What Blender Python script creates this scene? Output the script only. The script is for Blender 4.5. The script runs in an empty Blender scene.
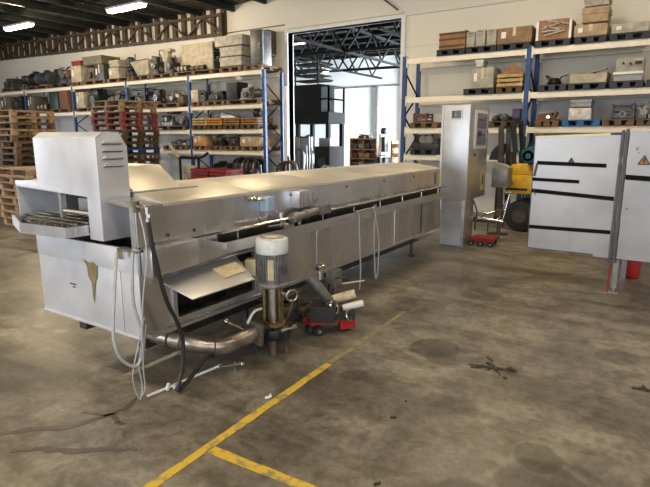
import bpy, bmesh, math, random
from mathutils import Vector, Matrix, Euler
random.seed(7)
PI = math.pi
COL = bpy.context.scene.collection
sc = bpy.context.scene

# ------------------------------------------------------------ materials
def new_mat(name):
    m = bpy.data.materials.new(name); m.use_nodes = True
    return m, m.node_tree, m.node_tree.nodes['Principled BSDF']

def mat(name, c, rough=.6, metal=0.0, c2=None, scale=4.0, amt=1.0, rvar=.12, bump=0.0, stretch=(1, 1, 1), detail=5, spec=.5, lo=.35, hi=.7):
    m, nt, b = new_mat(name)
    N = nt.nodes; Lk = nt.links
    tc = N.new('ShaderNodeTexCoord'); mp = N.new('ShaderNodeMapping'); mp.inputs['Scale'].default_value = stretch
    nz = N.new('ShaderNodeTexNoise'); nz.inputs['Scale'].default_value = scale; nz.inputs['Detail'].default_value = detail
    nz.inputs['Roughness'].default_value = .62
    Lk.new(tc.outputs['Object'], mp.inputs['Vector']); Lk.new(mp.outputs['Vector'], nz.inputs['Vector'])
    cr = N.new('ShaderNodeValToRGB')
    if c2 is None: c2 = tuple(v*.78 for v in c)
    cr.color_ramp.elements[0].position = lo; cr.color_ramp.elements[1].position = hi
    cr.color_ramp.elements[0].color = (*c2, 1); cr.color_ramp.elements[1].color = (*c, 1)
    Lk.new(nz.outputs['Fac'], cr.inputs['Fac']); Lk.new(cr.outputs['Color'], b.inputs['Base Color'])
    mr = N.new('ShaderNodeMapRange'); mr.inputs['To Min'].default_value = max(.02, rough-rvar); mr.inputs['To Max'].default_value = min(1, rough+rvar)
    Lk.new(nz.outputs['Fac'], mr.inputs['Value']); Lk.new(mr.outputs['Result'], b.inputs['Roughness'])
    b.inputs['Metallic'].default_value = metal
    b.inputs['Specular IOR Level'].default_value = spec
    if bump:
        bp = N.new('ShaderNodeBump'); bp.inputs['Strength'].default_value = bump; bp.inputs['Distance'].default_value = .01
        Lk.new(nz.outputs['Fac'], bp.inputs['Height']); Lk.new(bp.outputs['Normal'], b.inputs['Normal'])
    return m

def emis(name, c, s):
    m, nt, b = new_mat(name)
    b.inputs['Base Color'].default_value = (*c, 1)
    b.inputs['Emission Color'].default_value = (*c, 1); b.inputs['Emission Strength'].default_value = s
    return m

M = {}
M['steel'] = mat('brushed_stainless', (.66, .66, .68), .36, .82, (.53, .53, .55), 3, stretch=(1, .25, 6), bump=.06)
M['steel_sat'] = mat('satin_stainless', (.66, .67, .71), .38, .8, (.50, .51, .55), 2.2, bump=.10, detail=3)
M['steel_hood'] = mat('bead_blasted_stainless', (.72, .74, .81), .46, .5, (.58, .60, .66), 2.8, bump=.08)
M['steel_roof'] = mat('roof_stainless', (.76, .73, .66), .42, .68, (.62, .58, .50), 1.6, bump=.12, stretch=(1, .5, 1))  # cream tint paints in the warm wall and ceiling mirrored by the cover
M['steel_side'] = mat('side_stainless', (.74, .74, .77), .27, .9, (.60, .60, .63), 1.6, bump=.35, stretch=(1, 1.6, .25), detail=2)
M['steel_dark'] = mat('dull_dark_steel', (.13, .13, .13), .5, .6, (.05, .05, .05), 5)
M['door_sheet'] = mat('dusty_white_steel', (.41, .395, .39), .34, .6, (.30, .29, .29), 1.5, bump=.15, detail=3)
M['chrome'] = mat('worn_chrome', (.75, .74, .71), .2, 1.0, (.5, .48, .45), 9)
M['pipe_steel'] = mat('oily_pipe_steel', (.62, .58, .54), .33, .9, (.28, .22, .18), 7)
M['rusty'] = mat('rusty_oily_steel', (.23, .15, .10), .6, .5, (.07, .05, .04), 10, bump=.2)
M['oily'] = mat('yellow_brown_oil_coated_steel', (.30, .20, .06), .4, .4, (.10, .07, .03), 12)
M['black_iron'] = mat('black_iron', (.035, .035, .038), .45, .3, (.015, .015, .015), 6)
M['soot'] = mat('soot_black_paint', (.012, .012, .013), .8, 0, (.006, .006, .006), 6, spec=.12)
M['rubber'] = mat('black_rubber', (.022, .022, .024), .5, 0, (.012, .012, .012), 8)
M['cable'] = mat('grey_cable', (.50, .52, .54), .45, 0, (.36, .38, .40), 12)
M['motor_paint'] = mat('pale_motor_paint', (.74, .79, .80), .5, .05, (.60, .58, .53), 12, lo=.3, hi=.46)
M['motor_fins'] = mat('motor_fin_aluminium', (.46, .46, .50), .5, .5, (.17, .16, .17), 14)
M['fan_rust'] = mat('rust_ring', (.32, .17, .09), .8, .1, (.55, .50, .43), 20)
M['red_paint'] = mat('red_machine_paint', (.62, .03, .025), .4, 0, (.35, .02, .02), 8)
M['yellow_paint'] = mat('forklift_yellow', (.86, .52, .02), .4, 0, (.55, .33, .03), 6)
M['teal'] = mat('teal_blue_paint', (.02, .16, .22), .45, .1, (.01, .07, .10), 8)
M['rack_blue'] = mat('rack_blue', (.025, .085, .26), .5, .1, (.015, .05, .16), 6)
M['rack_cream'] = mat('beam_cream', (.86, .80, .68), .5, 0, (.78, .71, .58), 4)
M['beam_brown'] = mat('roof_steel_brown', (.10, .065, .035), .6, .2, (.05, .035, .02), 3)
M['beam_dark'] = mat('roof_steel_dark', (.03, .035, .035), .5, .3, (.015, .018, .018), 3)
M['white_paint'] = mat('white_paint', (.80, .80, .78), .5, 0, (.72, .72, .70), 3)
M['screen'] = mat('screen_glass', (.04, .045, .05), .12, 0, (.02, .02, .025), 3)
M['screen_lilac'] = mat('lilac_panel_glass', (.28, .27, .36), .2, .1, (.17, .16, .24), 5, stretch=(1, 1, 3))
M['label_cream'] = mat('cream_label', (.70, .62, .45), .6, 0, (.45, .37, .22), 12)
M['stain'] = mat('ochre_stain', (.17, .135, .055), .6, .1, (.27, .22, .12), 14)
M['sign_orange'] = mat('warning_sign_amber', (.42, .20, .03), .5)
M['sign_black'] = mat('warning_sign_black', (.02, .015, .01), .5)
M['switch_blue'] = mat('pale_blue_plastic', (.40, .54, .72), .4, 0, (.32, .45, .62), 6)
M['tape'] = mat('black_tape', (.018, .018, .02), .35, 0, (.01, .01, .01), 8)
M['edge_yellow'] = mat('yellow_protective_edge', (.85, .76, .45), .5, 0, (.80, .70, .40), 5)
M['wood'] = mat('weathered_pallet_wood', (.28, .17, .09), .8, 0, (.09, .055, .028), 6, stretch=(1, 3, 3))
M['wood_light'] = mat('fresh_pallet_wood', (.50, .33, .19), .75, 0, (.20, .12, .06), 5, stretch=(1, 3, 3))
M['wood_mid'] = mat('worn_rack_pallet_wood', (.22, .135, .075), .8, 0, (.09, .055, .03), 6)
M['wood_dark'] = mat('dark_pallet_wood', (.14, .085, .045), .8, 0, (.06, .04, .022), 5)
M['red_block'] = mat('red_painted_wood', (.42, .04, .05), .65, 0, (.22, .02, .03), 6)
M['tar'] = mat('black_residue', (.02, .018, .014), .5, 0, (.05, .04, .03), 30)
M['wet'] = mat('wet_concrete_stain', (.075, .062, .05), .3, 0, (.12, .10, .08), 5)
M['line_yellow'] = mat('floor_line_yellow', (.60, .42, .045), .55, 0, (.27, .23, .12), 14, lo=.38, hi=.52)
M['line_faded'] = mat('faded_floor_line', (.33, .285, .15), .5, 0, (.20, .18, .14), 12, lo=.4, hi=.6)
PALC = dict(
 greydark=(.10, .10, .097), dark=(.045, .042, .037), black=(.025, .025, .027), blueblack=(.03, .04, .08), cream=(.56, .49, .36), red=(.33, .02, .025),
 greybrown=(.16, .12, .08), olive=(.20, .18, .11), pale=(.52, .48, .39), steelgrey=(.34, .33, .32), greendark=(.035, .055, .04), rust=(.22, .09, .045),
 silver=(.40, .39, .38), purple=(.10, .07, .22), yellow=(.62, .42, .15), orange=(.66, .29, .04), brownorange=(.38, .19, .08), rustorange=(.42, .19, .07),
 white=(.78, .77, .74), orangepale=(.62, .34, .14), tan=(.52, .37, .22), beige=(.47, .45, .37), brown=(.30, .18, .09), blue=(.03, .16, .42), blocks=(.28, .17, .09))
for k, c in PALC.items():
    met = .55 if k in ('silver', 'steelgrey') else (.25 if k in ('dark', 'greydark', 'greendark', 'black') else 0)
    M['c_'+k] = mat('shade_'+k, c, .42 if met else .65, met, tuple(v*.55 for v in c), 7, bump=.05)

# ------------------------------------------------------------ mesh builder
SPLIT = {'tension_screw', 'corner_post', 'coupling_plate', 'screw', 'foot', 'weld_ring', 'stud_bolt', 'bolt', 'batten', 'ring', 'tower_post', 'hose_loop', 'label_print', 'ring_flange', 'cable_gland', 'knob', 'shelf_post', 'supports', 'scuff_mark'}
class MB:
    def __init__(s): s.v = []; s.f = []; s.cuts = []
    def _add(s, vs, fs):
        o = len(s.v); s.cuts.append((o, len(s.f))); s.v += [tuple(v) for v in vs]; s.f += [tuple(o+i for i in f) for f in fs]; return s
    def box(s, x0, x1, y0, y1, z0, z1):
        return s._add([(x0,y0,z0),(x1,y0,z0),(x1,y1,z0),(x0,y1,z0),(x0,y0,z1),(x1,y0,z1),(x1,y1,z1),(x0,y1,z1)],
                      [(3,2,1,0),(4,5,6,7),(0,1,5,4),(1,2,6,5),(2,3,7,6),(3,0,4,7)])
    def obox(s, c, d, e=(0, 0, 0)):
        R = Euler(e).to_matrix(); c = Vector(c); h = [q/2 for q in d]
        vs = [c+R@Vector((sx*h[0], sy*h[1], sz*h[2])) for sx, sy, sz in ((-1,-1,-1),(1,-1,-1),(1,1,-1),(-1,1,-1),(-1,-1,1),(1,-1,1),(1,1,1),(-1,1,1))]
        return s._add(vs, [(3,2,1,0),(4,5,6,7),(0,1,5,4),(1,2,6,5),(2,3,7,6),(3,0,4,7)])
    def bar(s, p0, p1, w, h=None):
        p0 = Vector(p0); p1 = Vector(p1); d = (p1-p0); h = h or w
        q = d.to_track_quat('Z', 'Y').to_matrix(); a = q@Vector((1,0,0))*w/2; b = q@Vector((0,1,0))*h/2
        vs = [p0-a-b,p0+a-b,p0+a+b,p0-a+b,p1-a-b,p1+a-b,p1+a+b,p1-a+b]
        return s._add(vs, [(3,2,1,0),(4,5,6,7),(0,1,5,4),(1,2,6,5),(2,3,7,6),(3,0,4,7)])
    def lathe(s, prof, p0, ax=(0, 0, 1), n=20, closed=False):
        p0 = Vector(p0); q = Vector(ax).to_track_quat('Z', 'Y').to_matrix(); vs = []; fs = []
        for r, z in prof:
            for i in range(n):
                a = 2*PI*i/n; vs.append(p0+q@Vector((r*math.cos(a), r*math.sin(a), z)))
        k = len(prof)
        for j in range(k-1 if not closed else k):
            for i in range(n):
                a = j*n+i; b = j*n+(i+1) % n; jn = ((j+1) % k)*n
                fs.append((a, b, jn+(i+1) % n, jn+i))
        if not closed: fs.append(tuple(reversed(range(n)))); fs.append(tuple((k-1)*n+i for i in range(n)))
        return s._add(vs, fs)
    def cyl(s, p0, p1, r, r1=None, n=16):
        p0 = Vector(p0); p1 = Vector(p1); return s.lathe([(r, 0), (r if r1 is None else r1, (p1-p0).length)], p0, p1-p0, n)
    def ring(s, c, ax, R, r, n=24, m=8):
        return s.lathe([(R+r*math.cos(2*PI*i/m), r*math.sin(2*PI*i/m)) for i in range(m)], c, ax, n, True)
    def tube(s, pts, r, n=8, smooth=True):
        P = [Vector(p) for p in pts]
        if smooth and len(P) > 2:
            Q = []
            for i in range(len(P)-1):
                a = P[max(0, i-1)]; b = P[i]; c = P[i+1]; d = P[min(len(P)-1, i+2)]
                for k in range(6):
                    t = k/6; Q.append(.5*((2*b)+(c-a)*t+(2*a-5*b+4*c-d)*t*t+(3*b-a-3*c+d)*t**3))
            Q.append(P[-1]); P = Q
        vs = []; fs = []; up = Vector((0.3, 0.2, 1)).normalized()
        for i, p in enumerate(P):
            t = (P[min(i+1, len(P)-1)]-P[max(i-1, 0)]).normalized()
            a = t.cross(up)
            if a.length < .05: a = t.cross(Vector((1, 0, 0)))
            a.normalize(); b = a.cross(t); up = b
            for k in range(n):
                an = 2*PI*k/n; vs.append(p+r*(math.cos(an)*a+math.sin(an)*b))
        for i in range(len(P)-1):
            for k in range(n): fs.append((i*n+k, i*n+(k+1) % n, (i+1)*n+(k+1) % n, (i+1)*n+k))
        fs.append(tuple(range(n))); fs.append(tuple(reversed([(len(P)-1)*n+k for k in range(n)])))
        return s._add(vs, fs)
    def prism(s, poly, axis, a, b):
        """poly: 2-D points; axis 'x': (y,z), 'y': (x,z), 'z': (x,y)"""
        def P(u, v, w): return {'x': (w, u, v), 'y': (u, w, v), 'z': (u, v, w)}[axis]
        n = len(poly); vs = [P(u, v, a) for u, v in poly]+[P(u, v, b) for u, v in poly]
        fs = [tuple(range(n)), tuple(reversed(range(n, 2*n)))]+[(i, n+i, n+(i+1) % n, (i+1) % n) for i in range(n)]
        return s._add(vs, fs)
    def hexa(s, q0, q1):
        """two matching quads joined into a solid"""
        return s._add(list(q0)+list(q1), [(0,1,2,3),(7,6,5,4),(0,4,5,1),(1,5,6,2),(2,6,7,3),(3,7,4,0)])
    def sphere(s, c, r, n=12, sx=1, sy=1, sz=1):
        m = n//2; vs = []; fs = []
        for j in range(1, m):
            for i in range(n):
                a = 2*PI*i/n; b = PI*j/m
                vs.append((c[0]+sx*r*math.sin(b)*math.cos(a), c[1]+sy*r*math.sin(b)*math.sin(a), c[2]+sz*r*math.cos(b)))
        for j in range(m-2):
            for i in range(n): fs.append((j*n+i, (j+1)*n+i, (j+1)*n+(i+1) % n, j*n+(i+1) % n))
        fs.append(tuple(range(n))); fs.append(tuple(reversed([(m-2)*n+i for i in range(n)])))
        return s._add(vs, fs)
    def build(s, name, m, parent=None, bevel=0, origin=None):
        if name in SPLIT and len(s.cuts) > 1:          # one object for every single piece
            cs = s.cuts+[(len(s.v), len(s.f))]; o = None
            for (v0, f0), (v1, f1) in zip(cs[:-1], cs[1:]):
                q = MB(); q.v = s.v[v0:v1]; q.f = [tuple(i-v0 for i in f) for f in s.f[f0:f1]]; q.cuts = [(0, 0)]
                o = q.build(name, m, parent, bevel, origin)
            return o
        me = bpy.data.meshes.new(name)
        ofs = Vector(origin) if origin is not None else Vector((0, 0, 0))
        me.from_pydata([tuple(Vector(v)-ofs) for v in s.v], [], s.f)
        bm = bmesh.new(); bm.from_mesh(me); bmesh.ops.recalc_face_normals(bm, faces=bm.faces)
        if bevel:
            ed = [e for e in bm.edges if len(e.link_faces) == 2 and e.calc_face_angle(0) > .6]
            bmesh.ops.bevel(bm, geom=ed, offset=bevel, segments=2, profile=.6, affect='EDGES', clamp_overlap=True)
        for f in bm.faces: f.smooth = True
        for e in bm.edges:
            if len(e.link_faces) == 2 and e.calc_face_angle(0) > .62: e.smooth = False
        bm.to_mesh(me); bm.free()
        me.materials.append(M[m] if isinstance(m, str) else m)
        o = bpy.data.objects.new(name, me); COL.objects.link(o); o.location = ofs
        if parent is not None: o.parent = parent
        return o

def tag(o, label=None, cat=None, group=None, kind=None):
    if label: o['label'] = label
    if cat: o['category'] = cat
    if group: o['group'] = group
    if kind: o['kind'] = kind
    return o
def thing(name, label, cat, loc=(0, 0, 0), rz=0, group=None):
    o = bpy.data.objects.new(name, None); COL.objects.link(o); o.location = loc; o.rotation_euler = (0, 0, rz)
    o.empty_display_size = .1
    return tag(o, label, cat, group)
def struct(mb, name, m, bevel=0): return tag(mb.build(name, m, None, bevel), kind='structure')
def copy_thing(o, loc, label, group=None, rz=None):
    r = o.copy(); COL.objects.link(r); r.location = loc; r['label'] = label
    if rz is not None: r.rotation_euler = (0, 0, rz)
    if group: r['group'] = group
    for ch in list(o.children):
        c = ch.copy(); COL.objects.link(c); c.parent = r
        for g in list(ch.children):
            d = g.copy(); COL.objects.link(d); d.parent = c
    return r
# ------------------------------------------------------------ the building
RZ = lambda x: 5.12 + .05*max(0, x+10.9) + .02*max(0, -10.9-x)        # underside of the roof sheets
XL, XR, YB, YW, YF = -24.5, 6.5, -9.0, 11.5, 22.0

def floor_material():
    m, nt, b = new_mat('stained_concrete'); N = nt.nodes; Lk = nt.links
    tc = N.new('ShaderNodeTexCoord')
    def noise(scale, det, rough=.6, dist=0, stretch=None):
        n = N.new('ShaderNodeTexNoise'); n.inputs['Scale'].default_value = scale; n.inputs['Detail'].default_value = det
        n.inputs['Roughness'].default_value = rough; n.inputs['Distortion'].default_value = dist
        if stretch:
            mp = N.new('ShaderNodeMapping'); mp.inputs['Scale'].default_value = stretch; mp.inputs['Rotation'].default_value = (0, 0, .5)
            Lk.new(tc.outputs['Object'], mp.inputs['Vector']); Lk.new(mp.outputs['Vector'], n.inputs['Vector'])
        else: Lk.new(tc.outputs['Object'], n.inputs['Vector'])
        return n
    def ramp(src, a, b_, ca, cb):
        r = N.new('ShaderNodeValToRGB'); r.color_ramp.elements[0].position = a; r.color_ramp.elements[1].position = b_
        r.color_ramp.elements[0].color = (*ca, 1); r.color_ramp.elements[1].color = (*cb, 1); Lk.new(src, r.inputs['Fac']); return r
    def mul(a, b_, f=1.0):
        x = N.new('ShaderNodeMix'); x.data_type = 'RGBA'; x.blend_type = 'MULTIPLY'; x.inputs['Factor'].default_value = f
        Lk.new(a, x.inputs['A']); Lk.new(b_, x.inputs['B']); return x.outputs['Result']
    n1 = noise(.7, 8, .62, .4); n2 = noise(4.5, 10, .72, .5); n3 = noise(1.1, 5, .6, .6, (.35, 2.2, 1)); n4 = noise(17, 6, .7, .4)
    c = ramp(n1.outputs['Fac'], .36, .64, (.150, .138, .118), (.375, .350, .298)).outputs['Color']
    c = mul(c, ramp(n2.outputs['Fac'], .38, .58, (.55, .53, .50), (1, 1, 1)).outputs['Color'])
    c = mul(c, ramp(n3.outputs['Fac'], .38, .54, (.66, .65, .63), (1, 1, 1)).outputs['Color'])
    c = mul(c, ramp(n4.outputs['Fac'], .38, .58, (.72, .71, .70), (1, 1, 1)).outputs['Color'])
    # old damp patches with soft wobbling edges
    wob = N.new('ShaderNodeVectorMath'); wob.operation = 'SCALE'; wob.inputs['Scale'].default_value = .20
    nv = noise(2.4, 4); Lk.new(nv.outputs['Color'], wob.inputs[0])
    add = N.new('ShaderNodeVectorMath'); add.operation = 'ADD'; Lk.new(tc.outputs['Object'], add.inputs[0]); Lk.new(wob.outputs['Vector'], add.inputs[1])
    for (x, y, r, k) in ((-1.40, 3.70, .20, .5), (-1.28, 3.55, .12, .6), (-1.68, 2.95, .10, .6), (-1.18, 3.85, .11, .7), (-.60, 2.08, .20, .55), (-.70, 1.86, .14, .6), (-.33, 2.40, .21, .55), (-.42, 2.62, .13, .6),
                         (-1.5, 5.3, .20, .65), (-.2, 4.3, .16, .75), (-2.9, 1.2, .25, .7), (-1.05, 2.9, .10, .75), (-3.3, 1.5, .3, .75), (-1.9, 4.6, .25, .7)):
        d = N.new('ShaderNodeVectorMath'); d.operation = 'DISTANCE'; Lk.new(add.outputs['Vector'], d.inputs[0]); d.inputs[1].default_value = (x+.1, y+.1, .1)
        rr = ramp(d.outputs['Value'], min(.98, r*.92), min(.99, r*1.06), (k, k*.99, k*.97), (1, 1, 1))
        c = mul(c, rr.outputs['Color'])
    Lk.new(c, b.inputs['Base Color'])
    mr = N.new('ShaderNodeMapRange'); mr.inputs['From Min'].default_value = .3; mr.inputs['From Max'].default_value = .7
    mr.inputs['To Min'].default_value = .26; mr.inputs['To Max'].default_value = .5
    Lk.new(n2.outputs['Fac'], mr.inputs['Value']); Lk.new(mr.outputs['Result'], b.inputs['Roughness'])
    bp = N.new('ShaderNodeBump'); bp.inputs['Strength'].default_value = .15; bp.inputs['Distance'].default_value = .004
    Lk.new(n2.outputs['Fac'], bp.inputs['Height']); Lk.new(bp.outputs['Normal'], b.inputs['Normal'])
    return m
M['floor'] = floor_material()
M['wall_cream'] = mat('cream_wall_paint', (.82, .77, .66), .7, 0, (.76, .71, .60), .8, stretch=(.4, 1, 2))
M['wall_plain'] = mat('grey_hall_wall', (.34, .32, .29), .7, 0, (.28, .26, .24), 1)
M['wall_low'] = mat('pale_grey_block_wall', (.70, .69, .68), .7, 0, (.60, .59, .58), .9, stretch=(.3, 1, 3))
M['wall_far'] = mat('white_far_wall', (.80, .83, .84), .6, 0, (.74, .77, .78), .6)
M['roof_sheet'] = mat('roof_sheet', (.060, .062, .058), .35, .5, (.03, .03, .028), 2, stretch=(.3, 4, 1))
M['skylight'] = emis('sky_through_skylight', (.92, .97, 1.0), 5.0)
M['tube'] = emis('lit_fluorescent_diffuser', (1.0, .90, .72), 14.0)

b = MB().box(XL, XR, YB, YF+.2, -.2, 0); struct(b, 'floor', 'floor')
# back wall with the doorway, lower part pale grey, upper part cream cladding
DX0, DX1, DZ = -8.62, -5.42, 4.24
wt = YW+.2
b = MB().box(XL, DX0, YW, wt, 0, 2.4).box(DX1, XR, YW, wt, 0, 2.4); struct(b, 'wall_back', 'wall_low')
b = MB().box(XL, DX0, YW, wt, 2.4, 5.3).box(DX1, XR, YW, wt, 2.4, 5.3).box(DX0, DX1, YW, wt, DZ, 5.3).box(-6.2, XR, YW, wt, 5.3, 6.0)
struct(b, 'wall_back_upper', 'wall_cream')
struct(MB().box(XL-.2, XL, YB, -2.5, 0, 6).box(XL-.2, XL, 3.5, YF, 0, 6).box(XL-.2, XL, -2.5, 3.5, 4.1, 6), 'wall_left', 'wall_plain')
struct(MB().box(XR, XR+.2, YB, -5.5, 0, 6).box(XR, XR+.2, -.5, YW, 0, 6).box(XR, XR+.2, -5.5, -.5, 4.2, 6), 'wall_right', 'wall_plain')
struct(MB().box(XL, -8.5, YB-.2, YB, 0, 6).box(-2.5, 1.0, YB-.2, YB, 0, 6).box(5.5, XR, YB-.2, YB, 0, 6).box(-8.5, 5.5, YB-.2, YB, 4.3, 6), 'wall_front', 'wall_plain')
# roof: low pitch sheets over purlins
b = MB(); xs = [XL, -10.9, XR+.2]
for x0, x1 in zip(xs[:-1], xs[1:]):
    b.hexa([(x0, YB-.2, RZ(x0)), (x1, YB-.2, RZ(x1)), (x1, wt, RZ(x1)), (x0, wt, RZ(x0))], [(x0, YB-.2, RZ(x0)+.06), (x1, YB-.2, RZ(x1)+.06), (x1, wt, RZ(x1)+.06), (x0, wt, RZ(x0)+.06)])
for i in range(150):                                      # ribs of the sheets
    y = YB+.1+i*.136
    if y > YW-.05: break
    b.hexa([(XL, y, RZ(XL)-.03), (-10.9, y, RZ(-10.9)-.03), (-10.9, y+.05, RZ(-10.9)-.03), (XL, y+.05, RZ(XL)-.03)], [(XL, y, RZ(XL)+.01), (-10.9, y, RZ(-10.9)+.01), (-10.9, y+.05, RZ(-10.9)+.01), (XL, y+.05, RZ(XL)+.01)])
    b.hexa([(-10.9, y, RZ(-10.9)-.03), (XR, y, RZ(XR)-.03), (XR, y+.05, RZ(XR)-.03), (-10.9, y+.05, RZ(-10.9)-.03)], [(-10.9, y, RZ(-10.9)+.01), (XR, y, RZ(XR)+.01), (XR, y+.05, RZ(XR)+.01), (-10.9, y+.05, RZ(-10.9)+.01)])
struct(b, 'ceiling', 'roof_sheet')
b = MB(); x = XL+.6
while x < XR:
    b.box(x-.045, x+.045, YB, YW, RZ(x)-.17, RZ(x)-.03); x += 1.12
struct(b, 'trim_1', 'beam_dark')
# lattice girder along the back wall, on the left
b = MB(); T0, T1 = 4.42, 4.96; yt = 11.36; TL = lambda x: .02*max(0, -10.9-x)
b.bar((XL, yt, T0+TL(XL)), (-10.75, yt, T0), .07).bar((XL, yt, T1-.04+TL(XL)), (-10.75, yt, T1-.04), .07)
x = -10.8; k = 0
while x > XL+.7:
    b.bar((x, yt, T0+TL(x)), (x-.7, yt, T1-.04+TL(x)), .045); b.bar((x-.7, yt, T1-.04+TL(x)), (x-1.4, yt, T0+TL(x)), .045); x -= 1.4
b.box(-10.85, -10.75, yt-.06, yt+.06, T0-.05, T1)
struct(b, 'trim_2', 'beam_brown')
b = MB(); x = -10.8
while x > XL+.2: b.box(x-.075, x+.075, 11.40, 11.5, T0-.02+TL(x), RZ(x)-.01); x -= .39
struct(b, 'trim_3', 'beam_brown')
# second girder further into the hall and the transverse beam
# door frame, wall seams, conduits
struct(MB().box(DX0-.10, DX0, YW-.04, wt+.03, 0, DZ+.08).box(DX1, DX1+.10, YW-.04, wt+.03, 0, DZ+.08).box(DX0, DX1, YW-.04, wt+.03, DZ, DZ+.08), 'door_1', 'white_paint')
struct(MB().box(-10.8, -8.72, 11.46, 11.5, 4.44, 4.46), 'trim_5', 'c_greydark')
struct(MB().box(-5.38, XR, 11.45, 11.5, 4.27, 4.33).box(-8.62, -5.38, 11.44, 11.5, 4.33, 4.37), 'trim_6', 'wall_cream')
struct(MB().bar((-6.0, 11.47, 4.78), (-5.52, 11.47, 4.42), .035), 'trim_7', 'c_greydark')
b = MB()
for z in (2.4, 3.6): b.box(XL, DX0-.1, 11.49, 11.5, z, z+.012).box(DX1+.1, XR, 11.49, 11.5, z, z+.012)
struct(b, 'trim_8', 'wall_low')

# ---- hall beyond the doorway
struct(MB().box(-20, -4.0, YF, YF+.2, 0, 5.6), 'wall_far', 'wall_far')
struct(MB().box(-9.9, -8.4, YF-.35, YF, 0, 5.6), 'trim_9', 'wall_far')
struct(MB().box(-20, -4.0, YF-.08, YF, 3.86, 3.92).box(-11.5, -11.4, YF-.16, YF, 0, 3.9), 'trim_10', 'c_steelgrey')
struct(MB().box(-20.2, -20, wt, YF, 0, 6.4), 'wall_far_left', 'wall_far')
struct(MB().box(-4.2, -4.0, wt, 17.9, 0, 6.4).box(-4.2, -4.0, 21.9, YF, 0, 6.4).box(-4.2, -4.0, 17.9, 21.9, 4.0, 6.4), 'wall_far_right', 'wall_far')
FR = lambda x: 5.18-.015*(x+12)                # far roof falls to the right
b = MB(); 
def slab(b, x0, x1, y0, y1, dz0=0, dz1=.08):
    b.hexa([(x0,y0,FR(x0)+dz0),(x1,y0,FR(x1)+dz0),(x1,y1,FR(x1)+dz0),(x0,y1,FR(x0)+dz0)], [(x0,y0,FR(x0)+dz1),(x1,y0,FR(x1)+dz1),(x1,y1,FR(x1)+dz1),(x0,y1,FR(x0)+dz1)])
slab(b, -20, -13.6, wt, YF); slab(b, -12.1, -4, wt, YF); slab(b, -13.6, -12.1, wt, 16.4); slab(b, -13.6, -12.1, 18.4, YF)
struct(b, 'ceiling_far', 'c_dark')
b = MB(); slab(b, -13.6, -12.1, 16.4, 18.4); struct(b, 'window_1', 'skylight')
b = MB()
y = wt+.5
while y < YF: slab(b, -20, -4, y, y+.07, -.14, 0); y += 1.1
for yy in (14.4, 18.6):                      # trusses of the far hall
    for off in (0, .75):
        b.bar((-20, yy, FR(-20)-.2-off), (-4, yy, FR(-4)-.2-off), .09)
    x = -20
    while x < -4.5:
        b.bar((x, yy, FR(x)-.2), (x+.6, yy, FR(x+.6)-.95), .05); b.bar((x+.6, yy, FR(x+.6)-.95), (x+1.2, yy, FR(x+1.2)-.2), .05); x += 1.2
for xx in (-13.9, -11.3, -8.7, -6.1): b.bar((xx, wt, FR(xx)-.95), (xx, YF, FR(xx)-.95), .07); b.bar((xx, wt, FR(xx)-.22), (xx, YF, FR(xx)-.22), .07)
for xx in (-13.9, -11.3, -8.7, -6.1):
    y = wt+.3
    while y < YF-1: b.bar((xx, y, FR(xx)-.22), (xx, y+.7, FR(xx)-.95), .045); b.bar((xx, y+.7, FR(xx)-.95), (xx, y+1.4, FR(xx)-.22), .045); y += 1.4
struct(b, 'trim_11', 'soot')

# ------------------------------------------------------------ ceiling lights
def ceiling_light(loc, label):
    t = thing('ceiling_light', label, 'ceiling light', loc, group='fluorescent ceiling lights')
    MB().box(-.66, .66, -.10, .10, .05, .10).build('housing', 'white_paint', t)
    MB().prism([(-.09, .05), (.09, .05), (.06, -.01), (-.06, -.01)], 'x', -.64, .64).build('diffuser', 'tube', t)
    b = MB()
    for x in (-.5, .5): b.cyl((x, 0, .10), (x, 0, RZ(loc[0])-loc[2]-.02), .006, n=6)
    b.build('hanger', 'beam_dark', t)
    return t
ceiling_light((-11.35, 8.7, 4.62), 'lit fluorescent ceiling light, the one nearer to the doorway')
ceiling_light((-15.75, 8.45, 4.62), 'lit fluorescent ceiling light at the far left above the left rack')
lampless = thing('warehouse_lamp', 'round white lamp glowing under the roof of the hall beyond the doorway', 'lamp', (-11.7, 18, 4.18))
MB().lathe([(.05, .18), (.09, .14), (.2, 0), (.17, 0), (.06, .1)], (0, 0, 0)).build('reflector', 'white_paint', lampless)
MB().sphere((0, 0, .02), .15, 14).build('bulb', 'tube', lampless)

# ------------------------------------------------------------ floor lines and marks
def strip(name, pts, w, m, z=.003, th=.002):
    b = MB(); L_ = []; R_ = []
    P = [Vector((*p, 0)) for p in pts]
    for i, p in enumerate(P):
        d = (P[min(i+1, len(P)-1)]-P[max(i-1, 0)]).normalized(); n = Vector((-d.y, d.x, 0)); ww = w[i] if isinstance(w, (list, tuple)) else w
        L_.append(p+n*ww/2); R_.append(p-n*ww/2)
    poly = [(v.x, v.y) for v in L_+R_[::-1]]
    return b.prism(poly, 'z', z-th, z)
ys = [0.6+i*.15 for i in range(17)]
b = strip('', [(-1.845-.0245*y+random.uniform(-.003, .003), y) for y in ys], [.056+random.uniform(-.008, .008) for y in ys], 'line')
tag(b.build('floor_marking', 'line_yellow'), 'long worn yellow floor line running from the picture bottom towards the machine', 'floor line')
ys = [3.02+i*.15 for i in range(10)]
b = strip('', [(-1.845-.0245*y+random.uniform(-.003, .003), y) for y in ys], [.055+random.uniform(-.008, .008)-.012*max(0, y-3) for y in ys], 'line')
tag(b.build('floor_marking', 'line_faded'), 'faded grey-yellow far stretch of the long floor line beside the valve group', 'floor line')
xs_ = [-1.87+i*.12 for i in range(12)]
b = strip('', [(x, 1.765+.004*i+random.uniform(-.003, .003)) for i, x in enumerate(xs_)], [.058+random.uniform(-.007, .007) for _ in xs_], 'line')
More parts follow.
